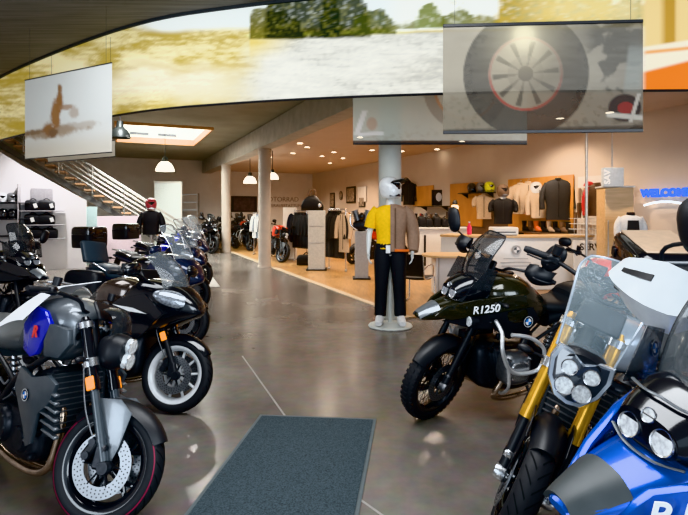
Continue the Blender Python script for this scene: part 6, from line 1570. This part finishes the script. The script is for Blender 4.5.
# white sheet lying over the tank and seat of the nearest left motorcycle
M['paper_white'] = mat('white paper', (.74, .75, .77), .7, bump=.1, scale=8)
pp = MB(); hx = Vector((math.cos(R(-32)), math.sin(R(-32)), 0)); hy = Vector((-hx.y, hx.x, 0)); f0 = Vector((-1.28, 2.63, 0))
def shf(u, v):
    x = -.47 - .46 * u; y = -.32 + .46 * v
    return f0 + hx * x + hy * (y + .16) + Vector((0, 0, 1.20 - .16 * u ** 1.5 - .95 * max(0, -.10 - y) ** 1.2))
pp.sheet(shf, 16, 20, .003); tag(pp.build('paper_sheet', 'paper_white'), 'large white paper sheet draped over the grey tank at left', 'paper')
# jacket and helmet on a bust behind the left row
bx = at(151, 210, 12.2).x
bj = thing('jacket_bust', 'black jacket on a bust stand behind the left row of motorcycles', 'jacket', (bx, 12.2, 0), R(10))
mb = MB(); torso(mb, 1.05, 1.64, .22, .14); swap(mb); mb.build('garment_body', 'cloth_black', bj)
for s in (-1, 1):
    q = MB(); limb(q, [(s * .16, .01, 1.58), (s * .24, .01, 1.42), (s * .29, -.03, 1.20), (s * .25, -.12, 1.08)], [.07, .075, .065, .055]); q.build('sleeve', 'cloth_black', bj)
MB().cyl((0, 0, 0), (0, 0, 1.05), .03, n=14).build('bust_pole', 'rail_steel', bj); MB().lathe([(0, 0), (.22, 0), (.21, .025), (0, .03)], n=28).build('bust_base', 'black_satin', bj)
helmet('dark red and white helmet on the black jacket bust', (bx, 12.2, 1.655), R(25), 'helm_red', 'visor', r=.145, trim='helm_white')
# ------------------------------------------------------------------ the motorcycles on show
L1 = roadster('naked grey motorcycle with blue tank side and red rim tape, nearest on the left', (-1.28, 2.63), -32, 8, 28,
         dict(pin='red_pin', tank='grey_paint', shroud='blue_gloss', shroud2='slate_paint', seat='seat_grey', tz=.10, mir=None))
L2 = tourer('black sports tourer with white wheels and bronze tank, second in the left row', (-1.39, 4.08), -20, 8, 14,
       dict(tank='bronze_paint', seat='seat_grey', top=1.30))
R1 = adventure('dark olive adventure motorcycle with R1250 lettering and silver crash bars', (.70, 3.98), 199, 8, 22, dict(paint='olive_paint', spots=True, mir=1.46, mw=.14, mh=.22, my=.46, ts=.078, tpos=(-.22, .274, .966), tside=(1,), tsl=.28))
R2 = roadster('motorcycle with gold forks and shield-shaped clear headlight', (.84, 2.52), 216, 12, 30,
         dict(fork_up='gold', fork_low='black_satin', split=.30, rimcol='black_gloss', tank='silver_paint', biglamp=True, tall='glass_ice', tank_badge=True, barz=1.12, rack=True, amber=False, foot='silver', fend='black_satin', fa0=62, brk='black_satin', mir=None))
R2.scale = (1.09, 1.09, 1.09)
R3 = adventure('bright blue adventure motorcycle with large dark headlight, nearest on the right', (.74, 1.52), 195, 8, 15, dict(tpos=(-.06, .195, .925), domem='black_gloss', lr=.034, ts=.10, tsl=.55, tside=(1,), mir=1.56, my=.24, mw=.14, mh=.20, half=.50, guards=('white_paint', .23, (-1.1, 1.25)), cover=False, paint='blue_metal', pad='pad_dark', bars=False, spots=False, lens='lens', text='R1250', scr='glass_tint'))
L3 = tourer('dark touring motorcycle with tall clear screen, third in the left row', (-1.93, 6.0), -20, 8, 12,
       dict(tank='black_gloss', seat='seat_blue', rimcol='black_gloss', rim='cast10', top=1.48, big=.08, scr='glass_clear', stripe=False, backrest='seat_blue', amber=False, paint='navy_paint', panniers='black_satin'))
L4 = tourer('blue touring motorcycle with tall screen and top case, fourth in the left row', (-2.45, 8.0), -18, 8, 12,
       dict(tank='blue_gloss', seat='seat', rimcol='black_gloss', rim='cast10', top=1.52, big=.06, scr='glass_clear', stripe=False, amber=False, paint='navy_paint'))
R4 = roadster('orange red motorcycle standing behind the olive one', (2.22, 5.1), 203, 8, 20, dict(tz=.14, tank='orange_red', shroud='orange_red', shroud2='black_satin', fork_up='black_satin', seat='seat', amber=False, mir=1.22, clamp='black_satin'))
L5 = adventure('dark adventure motorcycle at the far left edge facing right', (-3.75, 5.85), -25, 8, 10, dict(paint='black_gloss', spots=False, text=None, scr='glass_smoke', guards=('black_satin', .13)))
def dup_bike(src, label, front, heading, group=None):
    o = dup(src, (front[0], front[1], 0), R(heading), label, group); return o
dup_bike(L4, 'dark touring motorcycle behind the blue one in the left row', (-3.05, 10.4), -15)
BG = 'motorcycles parked at the back'
dup_bike(L5, 'dark motorcycle in the back row left of the far column, first one', (-5.50, 20.6), -48, BG)
dup_bike(L5, 'dark motorcycle in the back row left of the far column, nearer one', (-5.0, 18.9), -48, BG)
dup_bike(L2, 'black motorcycle farthest back left of the far column', (-5.2, 22.3), -45, BG)
dup_bike(L5, 'dark motorcycle between the two grey columns, farthest one', (-5.0, 23.6), -50, BG)
dup_bike(R4, 'red trimmed motorcycle between the two grey columns, left one', (-4.15, 21.6), -52, BG)
dup_bike(L5, 'dark motorcycle between the two grey columns, right one', (-3.75, 20.0), -55, BG)
dup_bike(R4, 'red and black motorcycle just right of the nearer grey column', (-1.95, 15.6), -62, BG)
dup_bike(R4, 'red and black motorcycle behind the grey engine pedestal', (.30, 15.2), 200, BG)
dup_bike(L4, 'blue motorcycle standing past the left row near the pale plate', (-3.9, 13.2), -30, BG)
TC = Matrix.Rotation(R(-18), 4, 'Z')
top_case('square black top case behind the left row, larger one', (-4.45, 8.75, 1.0), R(-18), (.42, .50, .36))
top_case('square black top case behind the left row, farther one', (-4.75, 10.9, 1.02), R(-15), (.42, .50, .34))
top_case('large black top case with flat tan lid on the right', (2.20, 3.55, 1.10), R(-10), (.46, .62, .34), top='case_tan').rotation_euler[0] = R(15)
# ------------------------------------------------------------------ camera, light
cd = bpy.data.cameras.new('camera'); cam = bpy.data.objects.new('camera', cd); COL.objects.link(cam)
cam.location = (0, 0, H); cam.rotation_euler = (R(90), 0, 0)
cd.sensor_width = 36; cd.sensor_fit = 'HORIZONTAL'; cd.lens = 36 * F / 688; cd.shift_y = -(257.5 - 210) / 688; cd.clip_start = .05
bpy.context.scene.camera = cam
w = bpy.data.worlds.new('world'); bpy.context.scene.world = w; w.use_nodes = True
bg = w.node_tree.nodes['Background']; bg.inputs['Color'].default_value = (.72, .86, 1.0, 1); bg.inputs['Strength'].default_value = 0.75
def area(name, loc, size, power, col, target=None, rot=None, sy=None):
    l = bpy.data.lights.new(name, 'AREA'); l.energy = power; l.color = col; l.shape = 'RECTANGLE'; l.size = size; l.size_y = sy or size
    o = bpy.data.objects.new(name, l); COL.objects.link(o); o.location = loc
    if target is not None: o.rotation_euler = (Vector(target) - Vector(loc)).to_track_quat('-Z', 'Y').to_euler()
    return o
def point(name, loc, power, col, rad=.06):
    l = bpy.data.lights.new(name, 'POINT'); l.energy = power; l.color = col; l.shadow_soft_size = rad
    o = bpy.data.objects.new(name, l); COL.objects.link(o); o.location = loc; return o
def spot(name, loc, power, col, ang=150):
    l = bpy.data.lights.new(name, 'SPOT'); l.energy = power; l.color = col; l.shadow_soft_size = .06; l.spot_size = R(ang); l.spot_blend = .8
    o = bpy.data.objects.new(name, l); COL.objects.link(o); o.location = loc; return o
COOL = (.80, .90, 1.0); WARM = (1.0, .80, .62)
area('window_light', (-5.5, -2.5, 2.4), 5, 230, COOL, (-.5, 4, .8), sy=3)
area('window_light', (4.5, -3.0, 2.6), 5, 260, COOL, (.8, 4, .8), sy=3)
area('overhead_fill', (0, 2.2, 4.15), 3.0, 150, (.92, .96, 1.0), (0, 2.2, 0), sy=2.5)  # unseen area lights added overhead to give the floor its sheen
area('overhead_fill', (-3.2, 4.2, 4.1), 2.0, 60, (.92, .96, 1.0), (-3.0, 4.4, 0))
area('print_light', (-1.5, 2.6, 4.15), 6.0, 10, (1, .95, .85), (-2.4, 7.0, 3.5), sy=.5)
for p, e in (((4.0, 8.5, 3.5), 60), ((2.0, 11.5, 3.5), 70), ((4.2, 10.8, 3.5), 60), ((.3, 15.0, 3.5), 90), ((-.6, 19.5, 3.5), 90), ((-2.5, 22.5, 3.5), 70), ((-.4, 12.4, 3.5), 50)):
    spot('downlight_beam', p, e * 2.9, WARM)
spot('hall_fill', (-7.5, 13.0, 3.9), 110 * 3.0, (.95, .95, 1.0))  # added fill spots for the left hall, no fixtures at these points
spot('hall_fill', (-6.0, 19.0, 3.9), 80 * 3.0, (.96, 1.0, .92))
spot('hall_fill', (-4.2, 9.5, 3.9), 50 * 3.0, (.95, .97, 1.0))
area('skylight_light', tuple(skp(0, 0, 4.85)), 2.2, 420, (.95, 1.0, .95), tuple(skp(0, 0, 0)), sy=3.4)
spot('hall_fill', (-6.0, 16.0, 3.9), 260, (.97, 1, .92))  # extra fill added to lift the dark back left
spot('hall_fill', (-3.0, 10.5, 3.8), 200, (1, .95, .9))
sc = bpy.context.scene
sc.view_settings.view_transform = 'Khronos PBR Neutral'; sc.view_settings.exposure = 0.6
sc.cycles.max_bounces = 8; sc.cycles.transparent_max_bounces = 12
